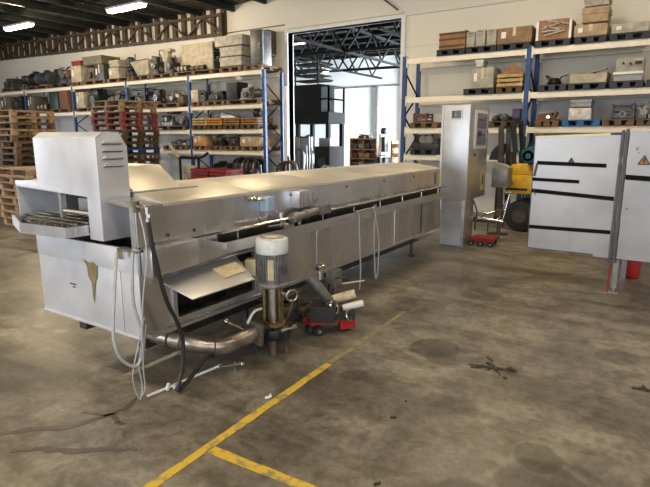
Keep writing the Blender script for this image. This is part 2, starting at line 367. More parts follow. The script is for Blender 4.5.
tag(b.build('floor_marking', 'line_yellow'), 'short yellow floor line branching off at a right angle in the foreground', 'floor line')
def wet(label, paths):
    b = MB()
    for pts, w in paths:
        P = []
        for i in range(len(pts)-1):
            for k in range(6):
                t = k/6; P.append((pts[i][0]*(1-t)+pts[i+1][0]*t+random.uniform(-.008, .008), pts[i][1]*(1-t)+pts[i+1][1]*t+random.uniform(-.008, .008)))
        P.append(pts[-1]); n = len(P)
        ws = [w*(.35+.65*math.sin(PI*min(1, (i+1)/(n+1))))*random.uniform(.7, 1.2) for i in range(n)]
        s_ = strip('', P, ws, 'wet', .0022, .0018); b._add(s_.v, s_.f)
    return tag(b.build('water_trail', 'wet'), label, 'stain')
wet('dark branching trickle of water on the floor below the hanging hoses', [([(-2.66, 1.93), (-2.60, 1.80), (-2.62, 1.68), (-2.78, 1.62)], .035), ([(-2.62, 1.72), (-2.5, 1.66), (-2.45, 1.68)], .03), ([(-2.62, 1.70), (-2.68, 1.50), (-2.86, 1.34), (-3.0, 1.15)], .05)])
wet('long faint dark dribble on the bare floor in the left foreground', [([(-2.18, 1.55), (-2.35, 1.45), (-2.45, 1.36), (-2.62, 1.28), (-2.72, 1.18)], .045)])
def residue(label, c, n, r, spread, seed):
    rnd = random.Random(seed); b = MB()
    for i in range(n):
        a = rnd.choice([.3, .55, 3.3, 3.7, 2.2, 5.4])+rnd.uniform(-.2, .2); d = rnd.uniform(0, spread)*(1 if rnd.random() < .5 else .5)
        x = c[0]+d*math.cos(a); y = c[1]+d*math.sin(a); L_ = rnd.uniform(.5, 1.6)*r; w = rnd.uniform(.15, .4)*r; an = a+rnd.uniform(-.6, .6)
        pts = [(x+L_*math.cos(t)*math.cos(an)*rnd.uniform(.7, 1)-w*math.sin(t)*math.sin(an), y+L_*math.cos(t)*math.sin(an)+w*math.sin(t)*math.cos(an)*rnd.uniform(.7, 1)) for t in [2*PI*k/9 for k in range(9)]]
        b.prism(pts, 'z', .001, rnd.uniform(.006, .012))
    return tag(b.build('oil_residue', 'tar'), label, 'debris')
residue('splat of black oily residue on the open floor in front of the cabinet doors', (-.90, 3.57), 34, .03, .16, 3)
residue('black residue at the right edge of the floor', (.02, 3.78), 9, .03, .07, 5)
for i, (x, y, r, lb) in enumerate(((-1.22, 2.79, .012, 'small dark spot on the floor, uppermost of the crumbs beside the yellow line'), (-1.20, 2.57, .014, 'small dark crumb on the floor just below the uppermost crumb'), (-1.0, 1.985, .016, 'black crumb at the bottom edge of the floor'))):
    residue(lb, (x, y), 1, r, .0, 20+i)
b = MB().tube([(-1.97, 2.34, .009), (-1.95, 2.37, .011), (-1.97, 2.39, .009)], .008, 6)
tag(b.build('paper_scrap', 'white_paint'), 'tiny white scrap lying beside the long yellow line', 'scrap')
LOADS=[
 ('left', 4, 'brown', -21.34, -19.88, [('block_machine', -20.95, 0.78, 0.0, 0.43, 'greydark', 'grey gearbox lump at the far left end of the top left shelf', 'gearbox'), ('pump_unit', -20.15, 0.68, 0.0, 0.52, 'dark', 'dark upright pump with a thin pipe sticking up, top left shelf', 'pump')]),
 ('left', 4, 'brown', -19.68, -18.29, [('motor_h', -19.32, 0.71, 0.0, 0.53, 'black', 'black electric motor beside the blue and orange motor on the top shelf', 'motor'), ('motor_h', -18.6, 0.62, 0.0, 0.52, 'blueblack', 'blue-black motor with orange foot and cream end cap on the top shelf', 'motor')]),
 ('left', 4, 'dark', -18.1, -16.94, [('rags', -17.49, 1.1, 0.0, 0.63, 'black', 'heap of black machine hoses with white tags on the top shelf', 'hoses')]),
 ('left', 4, 'brown', -16.83, -16.22, [('carton', -16.55, 0.55, 0.0, 0.5, 'cream', 'cream carton with a red crate on top, top left shelf', 'box'), ('lidbox', -16.55, 0.5, 0.5, 0.16, 'red', 'small red crate sitting on a cream carton, top left shelf', 'crate')]),
 ('left', 4, 'brown', -16.17, -15.03, [('block_machine', -15.88, 0.58, 0.0, 0.46, 'greybrown', 'rust-brown machine housing under the big olive crate', 'machine'), ('carton', -15.31, 0.46, 0.0, 0.45, 'greydark', 'grey box under the right end of the olive crate', 'box'), ('lidbox', -15.68, 0.99, 0.46, 0.28, 'olive', 'wide olive-grey crate stacked highest near the roof truss', 'crate')]),
 ('left', 4, 'brown', -14.93, -13.87, [('carton', -14.59, 0.48, 0.0, 0.31, 'cream', 'lower cream carton of the pair in front of the dark motors', 'box'), ('lidbox', -14.59, 0.48, 0.31, 0.22, 'cream', 'upper cream carton of the pair in front of the dark motors', 'box'), ('pump_unit', -14.07, 0.47, 0.0, 0.7, 'dark', 'tall dark pump between the cream cartons and the white hopper', 'pump')]),
 ('left', 4, 'brown', -13.78, -12.93, [('hopper', -13.38, 0.81, 0.0, 0.45, 'cream', 'cream sheet metal hopper with sloping side on the top shelf', 'hopper')]),
 ('left', 4, 'brown', -12.89, -11.96, [('block_machine', -12.78, 0.38, 0.0, 0.59, 'dark', 'dark green machine block left of the white column', 'machine'), ('column', -12.45, 0.17, 0.0, 0.7, 'cream', 'white upright column between two dark machines on the top shelf', 'column'), ('block_machine', -12.14, 0.37, 0.0, 0.49, 'dark', 'dark machine with pipe stubs right of the white column', 'machine')]),
 ('left', 4, 'brown', -11.88, -10.42, [('cyls', -11.64, 0.48, 0.0, 0.19, 'cream', 'cream roller with dark rings lying in front of the big cream cabinet', 'roller'), ('cyls', -11.06, 0.61, 0.0, 0.15, 'greybrown', 'rusty roller lying in front of the big cream cabinet', 'roller'), ('cabinet_open', -11.24, 1.2, 0.0, 0.75, 'cream', 'big cream cabinet with its dark glazed side turned to the right', 'cabinet')]),
 ('left', 4, 'brown', -10.17, -9.41, [('lidbox', -9.79, 0.76, 0.0, 0.25, 'pale', 'lower pale flat carton under the big flat crate', 'box'), ('lidbox', -9.79, 0.76, 0.25, 0.25, 'pale', 'middle pale flat carton under the big flat crate', 'box'), ('lidbox', -9.87, 0.97, 0.5, 0.28, 'pale', 'wide pale flat crate on top of two cartons at the end of the top shelf', 'crate')]),
 ('left', 4, 'brown', -9.34, -8.75, [('cabinet', -8.93, 0.36, 0.0, 0.82, 'greydark', 'tall grey steel cabinet at the right end of the top left shelf', 'cabinet')]),
 ('left', 3, 'brown', -21.71, -20.14, [('carton', -21.2, 0.73, 0.0, 0.54, 'greybrown', 'brown box at the left edge of the second shelf', 'box'), ('block_machine', -20.48, 0.69, 0.0, 0.61, 'dark', 'dark machine beside the brown box at the left of the second shelf', 'machine')]),
 ('left', 3, 'dark', -19.66, -18.44, [('carton', -19.43, 0.46, 0.0, 0.47, 'greybrown', 'dull brown carton left of the cream jars on the second shelf', 'box'), ('cyls', -18.82, 0.76, 0.0, 0.44, 'cream', 'cream and yellow drums lying on the second shelf', 'drum')]),
 ('left', 3, 'brown', -18.25, -17.06, [('cabinet', -17.98, 0.54, 0.0, 0.57, 'greendark', 'dark green cabinet next to the rust-red one on the second shelf', 'cabinet'), ('cabinet', -17.38, 0.53, 0.0, 0.58, 'rust', 'rust-red cabinet next to the dark green one on the second shelf', 'cabinet')]),
 ('left', 3, 'brown', -16.67, -15.43, [('carton', -16.45, 0.45, 0.0, 0.5, 'cream', 'cream box at the foot of the dark green lump on the second shelf', 'box'), ('block_machine', -15.83, 0.69, 0.0, 0.63, 'greendark', 'dark green machine casing above the tall pallet stack', 'machine')]),
 ('left', 3, 'brown', -15.32, -14.23, [('rags', -14.8, 1.04, 0.0, 0.52, 'dark', 'loose dark fittings heaped above the tall pallet stack', 'fittings')]),
 ('left', 3, 'brown', -13.98, -13.11, [('frame', -13.59, 0.78, 0.0, 0.49, 'black', 'black lattice frame with spokes on the second shelf', 'frame')]),
 ('left', 3, 'brown', -12.98, -11.75, [('block_machine', -12.77, 0.43, 0.0, 0.45, 'dark', 'dark machine with a pale left edge on the second shelf behind the pallets', 'machine'), ('rags', -12.12, 0.75, 0.0, 0.42, 'greybrown', 'low heap of rusty parts left of the cream box on the second shelf', 'parts')]),
 ('left', 3, 'brown', -11.29, -10.74, [('carton', -11.15, 0.27, 0.0, 0.32, 'cream', 'small cream box beside the blue upright on the second shelf', 'box'), ('frame', -10.86, 0.23, 0.0, 0.28, 'greydark', 'small grey frame right of the cream box on the second shelf', 'frame')]),
 ('left', 3, 'brown', -10.73, -10.04, [('block_machine', -10.39, 0.7, 0.0, 0.28, 'dark', 'low dark brown machine left of the black cabinet', 'parts')]),
 ('left', 3, 'brown', -9.97, -8.81, [('cabinet', -9.78, 0.39, 0.0, 0.45, 'black', 'black control cabinet with a grey box at its foot on the second shelf', 'cabinet'), ('block_machine', -9.35, 0.41, 0.0, 0.33, 'steelgrey', 'grey geared machine right of the black control cabinet', 'machine'), ('motor_h', -8.95, 0.33, 0.0, 0.26, 'greydark', 'dark grey motor at the right end of the second shelf', 'motor')]),
 ('left', 2, 'brown', -12.96, -11.56, [('rags', -12.59, 0.66, 0.0, 0.34, 'silver', 'bright metal scrap under a purple tarp on the third shelf', 'scrap'), ('lidbox', -12.2, 0.3, 0.34, 0.15, 'purple', 'purple-blue case standing in the metal scrap on the third shelf', 'case'), ('rags', -11.79, 0.45, 0.0, 0.32, 'dark', 'dark stubs lying at the blue upright on the third shelf', 'parts')]),
 ('left', 2, 'dark', -11.29, -10.74, [('slatcrate', -11.01, 0.55, 0.0, 0.21, 'yellow', 'dull yellow crate, leftmost of the four crates on the third shelf', 'crate')]),
 ('left', 2, 'dark', -10.7, -10.18, [('slatcrate', -10.44, 0.52, 0.0, 0.2, 'orange', 'bright orange crate, second of the four crates on the third shelf', 'crate')]),
 ('left', 2, 'dark', -10.11, -9.57, [('slatcrate', -9.84, 0.54, 0.0, 0.19, 'brownorange', 'brown crate with a white sheet on it on the third shelf', 'crate'), ('sheet', -10.05, 0.55, 0.19, 0.15, 'white', 'white folded sheet lying across two crates on the third shelf', 'sheet')]),
 ('left', 2, 'dark', -9.5, -8.93, [('slatcrate', -9.21, 0.57, 0.0, 0.18, 'rustorange', 'rust-brown crate with a black ball on it at the end of the third shelf', 'crate'), ('ball', -9.08, 0.24, 0.18, 0.15, 'black', 'black ball-shaped casing on the rust-brown crate', 'casing')]),
 ('left', 1, 'brown', -12.53, -11.52, [('rags', -12.0, 0.97, 0.0, 0.18, 'silver', 'heap of silver pipe fittings on the lowest left shelf', 'fittings')]),
 ('left', 1, 'brown', -11.29, -10.73, [('carton', -11.03, 0.51, 0.0, 0.25, 'orangepale', 'orange stepped box on the lowest left shelf', 'box')]),
 ('left', 1, 'brown', -10.7, -10.17, [('rags', -10.44, 0.45, 0.0, 0.34, 'dark', 'dark valves with chrome ends heaped on the lowest left shelf', 'valves')]),
 ('left', 1, 'brown', -10.13, -9.6, [('rags', -9.87, 0.53, 0.0, 0.31, 'greydark', 'grey pump parts heaped left of the tan carton on the lowest shelf', 'parts')]),
 ('left', 1, 'brown', -9.49, -8.84, [('carton', -9.21, 0.65, 0.0, 0.24, 'tan', 'tan wrapped carton with a white edge on the lowest left shelf', 'box')]),
 ('right', 4, 'black', -4.2, -3.62, [('crate', -3.89, 0.53, 0.0, 0.34, 'brownorange', 'open brown plywood crate at the left end of the top right shelf', 'crate')]),
 ('right', 4, 'black', -3.6, -3.01, [('case', -3.52, 0.17, 0.0, 0.28, 'beige', 'left narrow beige case of three on the top right shelf', 'case'), ('case', -3.33, 0.19, 0.0, 0.3, 'beige', 'middle narrow beige case of three on the top right shelf', 'case'), ('case', -3.12, 0.19, 0.0, 0.29, 'beige', 'right narrow beige case of three on the top right shelf', 'case')]),
 ('right', 4, 'black', -3.0, -2.41, [('carton', -2.7, 0.62, 0.0, 0.28, 'brown', 'large brown carton with two white labels on the top right shelf', 'box')]),
 ('right', 4, 'black', -2.32, -1.73, [('wrapcrate', -2.02, 0.59, 0.0, 0.36, 'brownorange', 'plastic-wrapped brown crate with white corner posts', 'crate')]),
 ('right', 4, 'black', -1.66, -1.16, [('carton', -1.42, 0.52, 0.0, 0.19, 'tan', 'wide tan carton with white edges under two more boxes', 'box'), ('lidbox', -1.37, 0.42, 0.19, 0.28, 'tan', 'tan carton with a printed square, middle of the stack of three', 'box'), ('lidbox', -1.37, 0.4, 0.47, 0.16, 'pale', 'pale box on top of the stack of three at the picture top', 'box')]),
 ('right', 4, 'black', -1.11, -0.53, [('carton', -0.82, 0.54, 0.0, 0.15, 'pale', 'long low pale box at the right end of the top right shelf', 'box')]),
 ('right', 3, 'black', -3.61, -3.0, [('carton', -3.25, 0.43, 0.0, 0.38, 'beige', 'grey-beige carton on black plastic pallet with a white box on it', 'box'), ('lidbox', -3.33, 0.16, 0.38, 0.15, 'white', 'small white box on top of the grey-beige carton', 'box')]),
 ('right', 3, 'dark', -2.97, -2.49, [('slatcrate', -2.73, 0.48, 0.0, 0.25, 'yellow', 'yellow wooden crate with two dark slots on the second right shelf', 'crate'), ('ramp', -2.71, 0.37, 0.25, 0.18, 'brownorange', 'rust-orange folded lid leaning on the yellow wooden crate', 'lid')]),
 ('right', 3, 'black', -2.21, -1.73, [('coil', -1.96, 0.32, 0.0, 0.15, 'black', 'black coiled cable with loose ends on the second right shelf', 'cable')]),
 ('right', 3, 'black', -1.7, -1.1, [('bin', -1.39, 0.58, 0.0, 0.2, 'cream', 'cream stained bin full of scrap with a tilted lid', 'bin')]),
 ('right', 3, 'black', -1.04, -0.54, [('press', -0.78, 0.43, 0.0, 0.39, 'beige', 'grey-beige machine with a white band and black knobs', 'machine')]),
 ('right', 3, 'black', -0.5, -0.06, [('rags', -0.27, 0.42, 0.0, 0.15, 'greydark', 'heap of grey parts at the right edge of the second shelf', 'parts')]),
 ('right', 2, 'brown', -4.73, -4.13, [('frame', -4.52, 0.34, 0.0, 0.19, 'rust', 'rusty brackets on the shelf above the disc machine', 'bracket')]),
 ('right', 2, 'dark', -3.08, -2.49, [('rags', -2.86, 0.4, 0.0, 0.15, 'greendark', 'dark oily gear parts left of the small black monitor', 'gears'), ('monitor', -2.57, 0.15, 0.0, 0.16, 'black', 'small black box with a coloured screen beside the blue upright', 'monitor')]),
 ('right', 2, 'brown', -2.22, -1.8, [('block_machine', -2.03, 0.39, 0.0, 0.15, 'rust', 'rusty engine block with studs on the third right shelf', 'engine')]),
 ('right', 2, 'blue', -1.75, -1.13, [('carton', -1.47, 0.36, 0.0, 0.2, 'white', 'white flat carton with black edge on the blue pallet', 'box'), ('lidbox', -1.47, 0.36, 0.2, 0.15, 'steelgrey', 'grey flat case lying on the white carton', 'case')]),
 ('right', 2, 'brown', -1.1, -0.61, [('frame', -0.8, 0.38, 0.0, 0.27, 'greydark', 'grey square metal frame on a wooden pallet on the third right shelf', 'frame')]),
 ('right', 2, 'brown', -0.58, -0.12, [('rags', -0.39, 0.38, 0.0, 0.35, 'silver', 'bundle of shiny chrome tubing hanging over the right shelf edge', 'tubing')]),
 ('right', 1, 'black', -4.71, -4.12, [('discs', -4.43, 0.61, 0.0, 0.3, 'dark', 'dark machine with two pale discs on the lowest right shelf', 'machine')]),
]
# ------------------------------------------------------------ pallet racking
LV = {4: 3.27, 3: 2.45, 2: 1.82, 1: 1.27}
RY0, RY1 = 10.6, 11.32
def upright(x, label):
    t = thing('rack_upright', label, 'rack upright', (x, RY0, 0), group='blue rack uprights')
    for i, y in enumerate((0, RY1-RY0)):
        b = MB().box(-.042, .042, y-.035, y+.035, 0, 3.262).box(-.07, .07, y-.06, y+.06, 0, .012)
        b.build('post', 'rack_blue', t)
    b = MB(); z = .25; k = 0; D = RY1-RY0
    while z < 2.8:
        b.bar((0, .03, z), (0, D-.03, z+.45), .025) if k % 2 == 0 else b.bar((0, D-.03, z), (0, .03, z+.45), .025)
        z += .45; k += 1
    b.build('brace', 'soot', t)
def beam(x0, x1, y, z, label, grp, jag=True):
    t = thing('rack_beam', label, 'rack beam', ((x0+x1)/2, y, z), group=grp); h = (x1-x0)/2-.046
    MB().box(-h, h, -.025, .025, -.108, 0).build('beam', 'rack_cream', t, .004)
    b = MB()
    for s in (-1, 1): b.box(s*h-.02 if s > 0 else s*h-.002, s*h+.002 if s > 0 else s*h+.02, -.034, .034 , -.17, .03)
    b.build('end_plate', 'rack_cream', t)
LX = [-22.6, -19.8, -16.85, -14.05, -11.36, -8.71]
RX = [-4.9, -2.41, .12, 2.7]
LN = ['last', 'fifth', 'fourth', 'third', 'second', 'first']
for i, x in enumerate(LX): upright(x, 'blue upright of the left rack with dark bracing, %s counted from the doorway' % LN[i])
for i, x in enumerate(RX[:3]): upright(x, ['blue upright of the right rack standing beside the doorway', 'bright blue upright of the right rack beside the yellow forklift', 'blue upright of the right rack hidden past the right picture edge'][i])
names = {4: 'top', 3: 'second', 2: 'third', 1: 'lowest'}
for l in (4, 3, 2, 1):
    for i in range(5):
        for y, w in ((RY0, 'front'), (RY1, 'rear')):
            if l < 3 and i < 3: continue
            beam(LX[i], LX[i+1], y, LV[l], 'cream %s beam of the %s level of the left rack, %s bay from the doorway' % (w, names[l], ['fifth', 'fourth', 'third', 'second', 'first'][i]), 'left rack beams')
    for i in range(2):
        for y, w in ((RY0, 'front'), (RY1, 'rear')):
            beam(RX[i], RX[i+1], y, LV[l]-(.06 if l == 4 else .02), 'cream %s beam of the %s level of the right rack, %s' % (w, names[l], ['bay beside the doorway', 'bay right of the bright blue upright'][i]), 'right rack beams')

# ------------------------------------------------------------ pallets
PCOL = dict(rack='wood_mid', navy='rack_blue', brown='wood', dark='wood_dark', black='c_black', blue='c_blue', light='wood_light')
def pallet_parts(t, w, d, h, m, mblk=None, seed=0, colour=None):
    rnd = random.Random(seed); b = MB(); n = 6; g = w/n
    # top boards run along X, on three stringer rows of blocks
    nb = 6; bd = d/nb
    for k in range(nb): b.box(-w/2, w/2, k*bd+.006, (k+1)*bd-.010, h-.02+rnd.uniform(-.002, .002), h)
    for k in range(3):
        x = -w/2+.05+k*(w-.1)/2; b.box(x-.05, x+.05, 0, d, h-.038, h-.02)
    b.build('top_deck', m, t)
    for k in range(3):
        x = -w/2+.06+k*(w-.12)/2; b = MB()
        e = .02; m1 = d/2-.06; m2 = d/2+.06; t1 = h-.038
        b.prism([(.004, e), (.12, e), (.12, t1-.012), (m1, t1-.012), (m1, e), (m2, e), (m2, t1-.012), (d-.12, t1-.012), (d-.12, e), (d-.004, e), (d-.004, t1), (.004, t1)], 'x', x-.055, x+.055)
        b.build('stringer', mblk or m, t)
    b = MB()
    for y in (0, d/2-.05, d-.1): b.box(-w/2, w/2, y, y+.1, 0, .018)
    for k in range(3): b.box(-w/2+.01+k*(w-.12)/2, -w/2+.11+k*(w-.12)/2, 0, d, .016, .022)
    b.build('bottom_deck', m, t)
def pallet(loc, w, d, h, colour, label, group, rz=0, mblk=None, seed=0):
    t = thing('pallet', label, 'pallet', loc, rz, group); pallet_parts(t, w, d, h, PCOL[colour], mblk, seed); return t

# ------------------------------------------------------------ stored goods: each maker builds on (0,0,0), front at y=0
def k_carton(t, w, d, h, m, r):
    MB().box(-w/2, w/2, 0, d, 0, h).build('box_body', m, t, .006)
    b = MB().box(-.03, .03, -.003, .0, h*.45, h).box(-.03, .03, 0, d, h, h+.003); b.build('tape', 'label_cream', t)
    b = MB().box(-w*.38, -w*.24, -.004, 0, h*.35, h*.75); b.build('label_sticker', 'white_paint', t)
def k_lidbox(t, w, d, h, m, r):
    MB().box(-w/2+.012, w/2-.012, .012, d-.012, h*.14, h*.7).build('box_body', m, t, .004)
    MB().box(-w/2+.03, w/2-.03, .03, d-.03, 0, h*.14).build('gap_shade_base', 'wood_dark', t)  # dark recessed base paints the shaded gap between stacked boxes
    MB().box(-w/2, w/2, 0, d, h*.62, h).build('lid', m, t, .006)
def k_crate(t, w, d, h, m, r):
    b = MB().box(-w/2, w/2, 0, .02, 0, h*.92).box(-w/2, w/2, d-.02, d, 0, h*.95).box(-w/2, -w/2+.02, .02, d-.02, 0, h*.9).box(w/2-.02, w/2, .02, d-.02, 0, h*.98).box(-w/2+.02, w/2-.02, .02, d-.02, 0, .02)
    b.build('crate_body', m, t)
    b = MB().obox((-w*.1, d*.4, h*.95), (w*.55, d*.7, .012), (.15, -.12, .1)); b.build('loose_board', m, t)
    b = MB()
    for z in (.12, .5, .8): b.box(-w/2-.004, w/2+.004, -.014, 0, h*z, h*z+.03)
    b.build('batten', 'wood_dark', t)
def k_slatcrate(t, w, d, h, m, r):
    b = MB(); n = 3; sh = h/n
    for k in range(n):
        z0 = k*sh+.01; z1 = (k+1)*sh-.018
        b.box(-w/2, w/2, 0, .018, z0, z1).box(-w/2, w/2, d-.018, d, z0, z1).box(-w/2, -w/2+.018, .018, d-.018, z0, z1).box(w/2-.018, w/2, .018, d-.018, z0, z1)
    b.build('slat_wall', m, t)
    b = MB()
    for x in (-w/2+.035, w/2-.035):
        for y in (.035, d-.035): b.box(x-.016, x+.016, y-.016, y+.016, 0, h)
    b.build('corner_post', m, t)
    MB().box(-w/2+.02, w/2-.02, .02, d-.02, 0, .02).build('crate_floor', 'wood_dark', t)
    MB().box(-w/2+.06, w/2-.06, .06, d-.06, .02, h*.72).build('filling', 'c_dark', t, .01)
def k_wrapcrate(t, w, d, h, m, r):
    MB().box(-w/2+.02, w/2-.02, .02, d-.02, 0, h*.88).build('crate_body', m, t)
    b = MB()
    for x in (-w/2+.02, w/2-.02):
        for y in (.02, d-.02): b.box(x-.02, x+.02, y-.02, y+.02, 0, h*.9)
    b.build('corner_post', 'white_paint', t)
    MB().obox((0, d/2, h*.93), (w*.9, d*.9, .03), (.03, 0, 0)).build('lid', 'c_brown', t)
    b = MB()
    for k in range(5): b.obox((r.uniform(-.1, .15)*w, -.002, h*(.3+.12*k)), (w*.6, .006, .025), (0, r.uniform(-.3, .3), 0))
    b.build('plastic_wrap', 'c_pale', t)
def k_case(t, w, d, h, m, r):
    MB().box(-w/2+.004, w/2-.004, 0, d, 0, h).build('case_body', m, t, .012)
    MB().tube([(-w*.2, 0, h*.9), (-w*.2, -.02, h*.88), (w*.2, -.02, h*.88), (w*.2, 0, h*.9)], .005, 6).build('handle', 'c_black', t)
def k_cabinet(t, w, d, h, m, r):
    MB().box(-w/2, w/2, .015, d, 0, h).build('body', m, t, .005)
    MB().box(-w/2+.012, w/2-.012, 0, .015, .012, h-.012).build('cabinet_door', m, t, .003)
    MB().box(w/2-.06, w/2-.045, -.02, 0, h*.45, h*.6).build('handle', 'chrome', t)
    if h > .7:
        MB().box(w/2-.02, w/2+.004, .05, .09, h*.05, h*.95).build('side_rail', 'c_steelgrey', t)
def k_cabinet_open(t, w, d, h, m, r):
    MB().box(-w/2, w/2, 0, d, 0, h).build('body', m, t, .01)
    MB().box(w/2, w/2+.015, .05, d-.05, .05, h-.05).build('glazed_side', 'screen', t)
    b = MB()
    for z in (.05, .35, .65, .93): b.box(w/2+.015, w/2+.03, .03, d-.03, h*z, h*z+.02)
    b.build('rail', 'c_steelgrey', t)
    for k in range(4): MB().cyl((w/2+.015, d*(.25+.15*k), h*r.uniform(.2, .8)), (w/2+.05, d*(.25+.15*k), h*.5), .03, n=8).build('knob', 'chrome', t)
def motor_parts(t, L, R, m, c=(0, 0, 0)):
    """horizontal motor lying along X, centre c at axis"""
    x, y, z = c
    b = MB().cyl((x-L*.32, y, z), (x+L*.28, y, z), R*.88, n=18)
    for k in range(16):
        a = 2*PI*k/16; b.obox((x-L*.02, y+R*.9*math.cos(a), z+R*.9*math.sin(a)), (L*.56, R*.05, R*.22), (a+PI/2, 0, 0))
    b.build('motor_body', m, t)
    MB().lathe([(R*.8, 0), (R, L*.02), (R, L*.14), (R*.7, L*.18)], (x+L*.28, y, z), (1, 0, 0), 18).build('fan_cover', 'c_greydark', t)
    MB().lathe([(R*.95, 0), (R*.95, L*.05), (R*.4, L*.12)], (x-L*.32, y, z), (-1, 0, 0), 18).build('end_flange', 'c_greybrown', t)
    MB().cyl((x-L*.38, y, z), (x-L*.52, y, z), R*.17, n=10).build('shaft', 'chrome', t)
    MB().box(x-L*.14, x+L*.12, y-R*.35, y+R*.35, z+R*.85, z+R*1.25).build('terminal_box', m, t, .005)
def k_motor_h(t, w, d, h, m, r):
    R = min(h*.42, d*.42); motor_parts(t, w*.95, R, m, (0, R+.02, R+.03))
    MB().box(-w*.25, w*.2, .03, 2*R, 0, .035).build('foot', 'c_orange' if m == 'c_blueblack' else m, t)
def k_pump_unit(t, w, d, h, m, r):
    R = min(w, d)*.32
    MB().lathe([(R*1.2, 0), (R*1.2, .03), (R, .04), (R*1.05, h*.25), (R*.6, h*.34), (R*.55, h*.42)], (0, d/2, 0), n=16).build('volute', m, t)
    MB().lathe([(R*.9, h*.42), (R*.95, h*.45), (R*.85, h*.47), (R*.85, h*.8), (R*.5, h*.86)], (0, d/2, 0), n=16).build('motor_body', m, t)
    MB().tube([(R, d/2, h*.15), (w*.42, d/2, h*.18), (w*.45, d/2, h*.5), (w*.42, d/2, h*.97)], .022, 8).build('pipe', 'c_greydark', t)
    MB().cyl((-R*.4, d/2, h*.15), (-w*.48, d/2, h*.15), R*.42, n=12).build('inlet_flange', 'c_greybrown', t)
    MB().box(-R*1.1, -R*.6, d*.4, d*.6, h*.5, h*.66).build('terminal_box', m, t)
def k_block_machine(t, w, d, h, m, r):
    MB().box(-w/2, w/2, .04, d-.04, 0, h*.12).box(-w*.42, w*.36, .06, d-.08, h*.12, h*.62).build('housing', m, t, .012)
    MB().obox((-w*.08, d*.45, h*.74), (w*.6, d*.5, h*.28), (0, r.uniform(-.15, .15), 0)).build('top_cover', m, t, .015)
    MB().cyl((w*.1, .07, h*.38), (w*.1, -.02, h*.38), min(w, h)*.2, n=16).build('flange', 'c_greydark', t)
    b = MB()
    for k in range(6): a = PI*k/3; b.cyl((w*.1+.15*min(w, h)*math.cos(a), -.02, h*.38+.15*min(w, h)*math.sin(a)), (w*.1+.15*min(w, h)*math.cos(a), -.03, h*.38+.15*min(w, h)*math.sin(a)), .012, n=6)
    b.build('bolt', 'chrome', t)
    MB().tube([(w*.3, d*.5, h*.55), (w*.42, d*.4, h*.8), (w*.38, d*.3, h*.98)], .022, 8).build('pipe', 'c_greybrown', t)
    MB().cyl((w*.36, d*.4, h*.25), (w*.49, d*.4, h*.25), h*.12, n=12).build('shaft', 'c_steelgrey', t)
def k_rags(t, w, d, h, m, r):
    """a heap of loose machine parts"""
    b = MB()
    for k in range(5):
        x = -w*.36+w*.72*k/4; s = h*(.5+.3*r.random()); b.obox((x, d*.5, s*.42), (w*.2, d*.5, s*.8), (0, 0, r.uniform(-.4, .4)))
    b.build('housing', m, t, .012)
    for k in range(4):
        x = r.uniform(-.32, .32)*w; z = h*r.uniform(.3, .62); R = h*r.uniform(.12, .24)
        MB().cyl((x, d*.1, z), (x+r.uniform(-.08, .08), d*.55, z+.02), R, n=12).build('flange', r.choice([m, 'c_greydark', 'c_steelgrey', 'c_greybrown']), t)
    for k in range(3):
        x = r.uniform(-.35, .2)*w; z = h*.62
        MB().tube([(x, d*.3, z*.6), (x+.05*w, d*.25, z+h*.12), (x+.22*w, d*.35, z+h*.22), (x+.28*w, d*.4, z*.8)], .014+.01*r.random(), 6).build('pipe', r.choice(['c_steelgrey', 'chrome', m]), t)
    MB().obox((r.uniform(-.3, .3)*w, d*.2, h*.5), (w*.14, .02, h*.22), (.3, .2, .4)).build('name_plate', r.choice(['white_paint', 'c_pale', 'c_steelgrey']), t)
def k_frame(t, w, d, h, m, r):
    b = MB(); q = .03
    for x in (-w/2+q, w/2-q):
        for y in (q, d-q): b.box(x-q/2, x+q/2, y-q/2, y+q/2, 0, h)
    for z in (q, h*.55, h-q):
        for y in (q, d-q): b.box(-w/2+q, w/2-q, y-q/2, y+q/2, z-q/2, z+q/2)
        for x in (-w/2+q, w/2-q): b.box(x-q/2, x+q/2, q, d-q, z-q/2, z+q/2)
    b.build('frame', m, t)
    b = MB().bar((-w/2+q, q, q), (w/2-q, q, h*.52), .016).bar((w/2-q, d-q, q), (-w/2+q, d-q, h*.52), .016); b.build('brace', m, t)
    MB().box(-w*.3, w*.3, d*.3, d*.7, h*.55+.015, h*.8).build('gear_case', 'c_greydark', t, .01)
    MB().ring((0, .02, h*.3), (0, 1, 0), h*.17, .012, 18, 6).build('handwheel', 'c_steelgrey', t)
def k_cyls(t, w, d, h, m, r):
    R = min(h*.48, .105)
    MB().cyl((-w*.46, R+.01, R), (w*.46, R+.01, R), R*.8, n=16).build('roller', m, t)
    for x in (-.44, -.15, .15, .44): MB().cyl((x*w-.02, R+.01, R), (x*w+.02, R+.01, R), R, n=16).build('ring', 'c_dark', t)
def k_hopper(t, w, d, h, m, r):
    b = MB().hexa([(-w*.2, .05, .03), (w*.42, .05, .03), (w*.42, d*.8, .03), (-w*.2, d*.8, .03)], [(-w*.5, 0, h*.92), (w*.5, 0, h), (w*.5, d, h), (-w*.5, d, h*.92)])
    b.build('hopper_shell', m, t)
    MB().box(-w*.1, w*.35, .08, d*.7, 0, .03).build('outlet', 'c_greybrown', t)
    b = MB().tube([(-w*.5, .0, h*.93), (w*.5, .0, h)], .014, 6, False); b.build('rim', 'c_greydark', t)
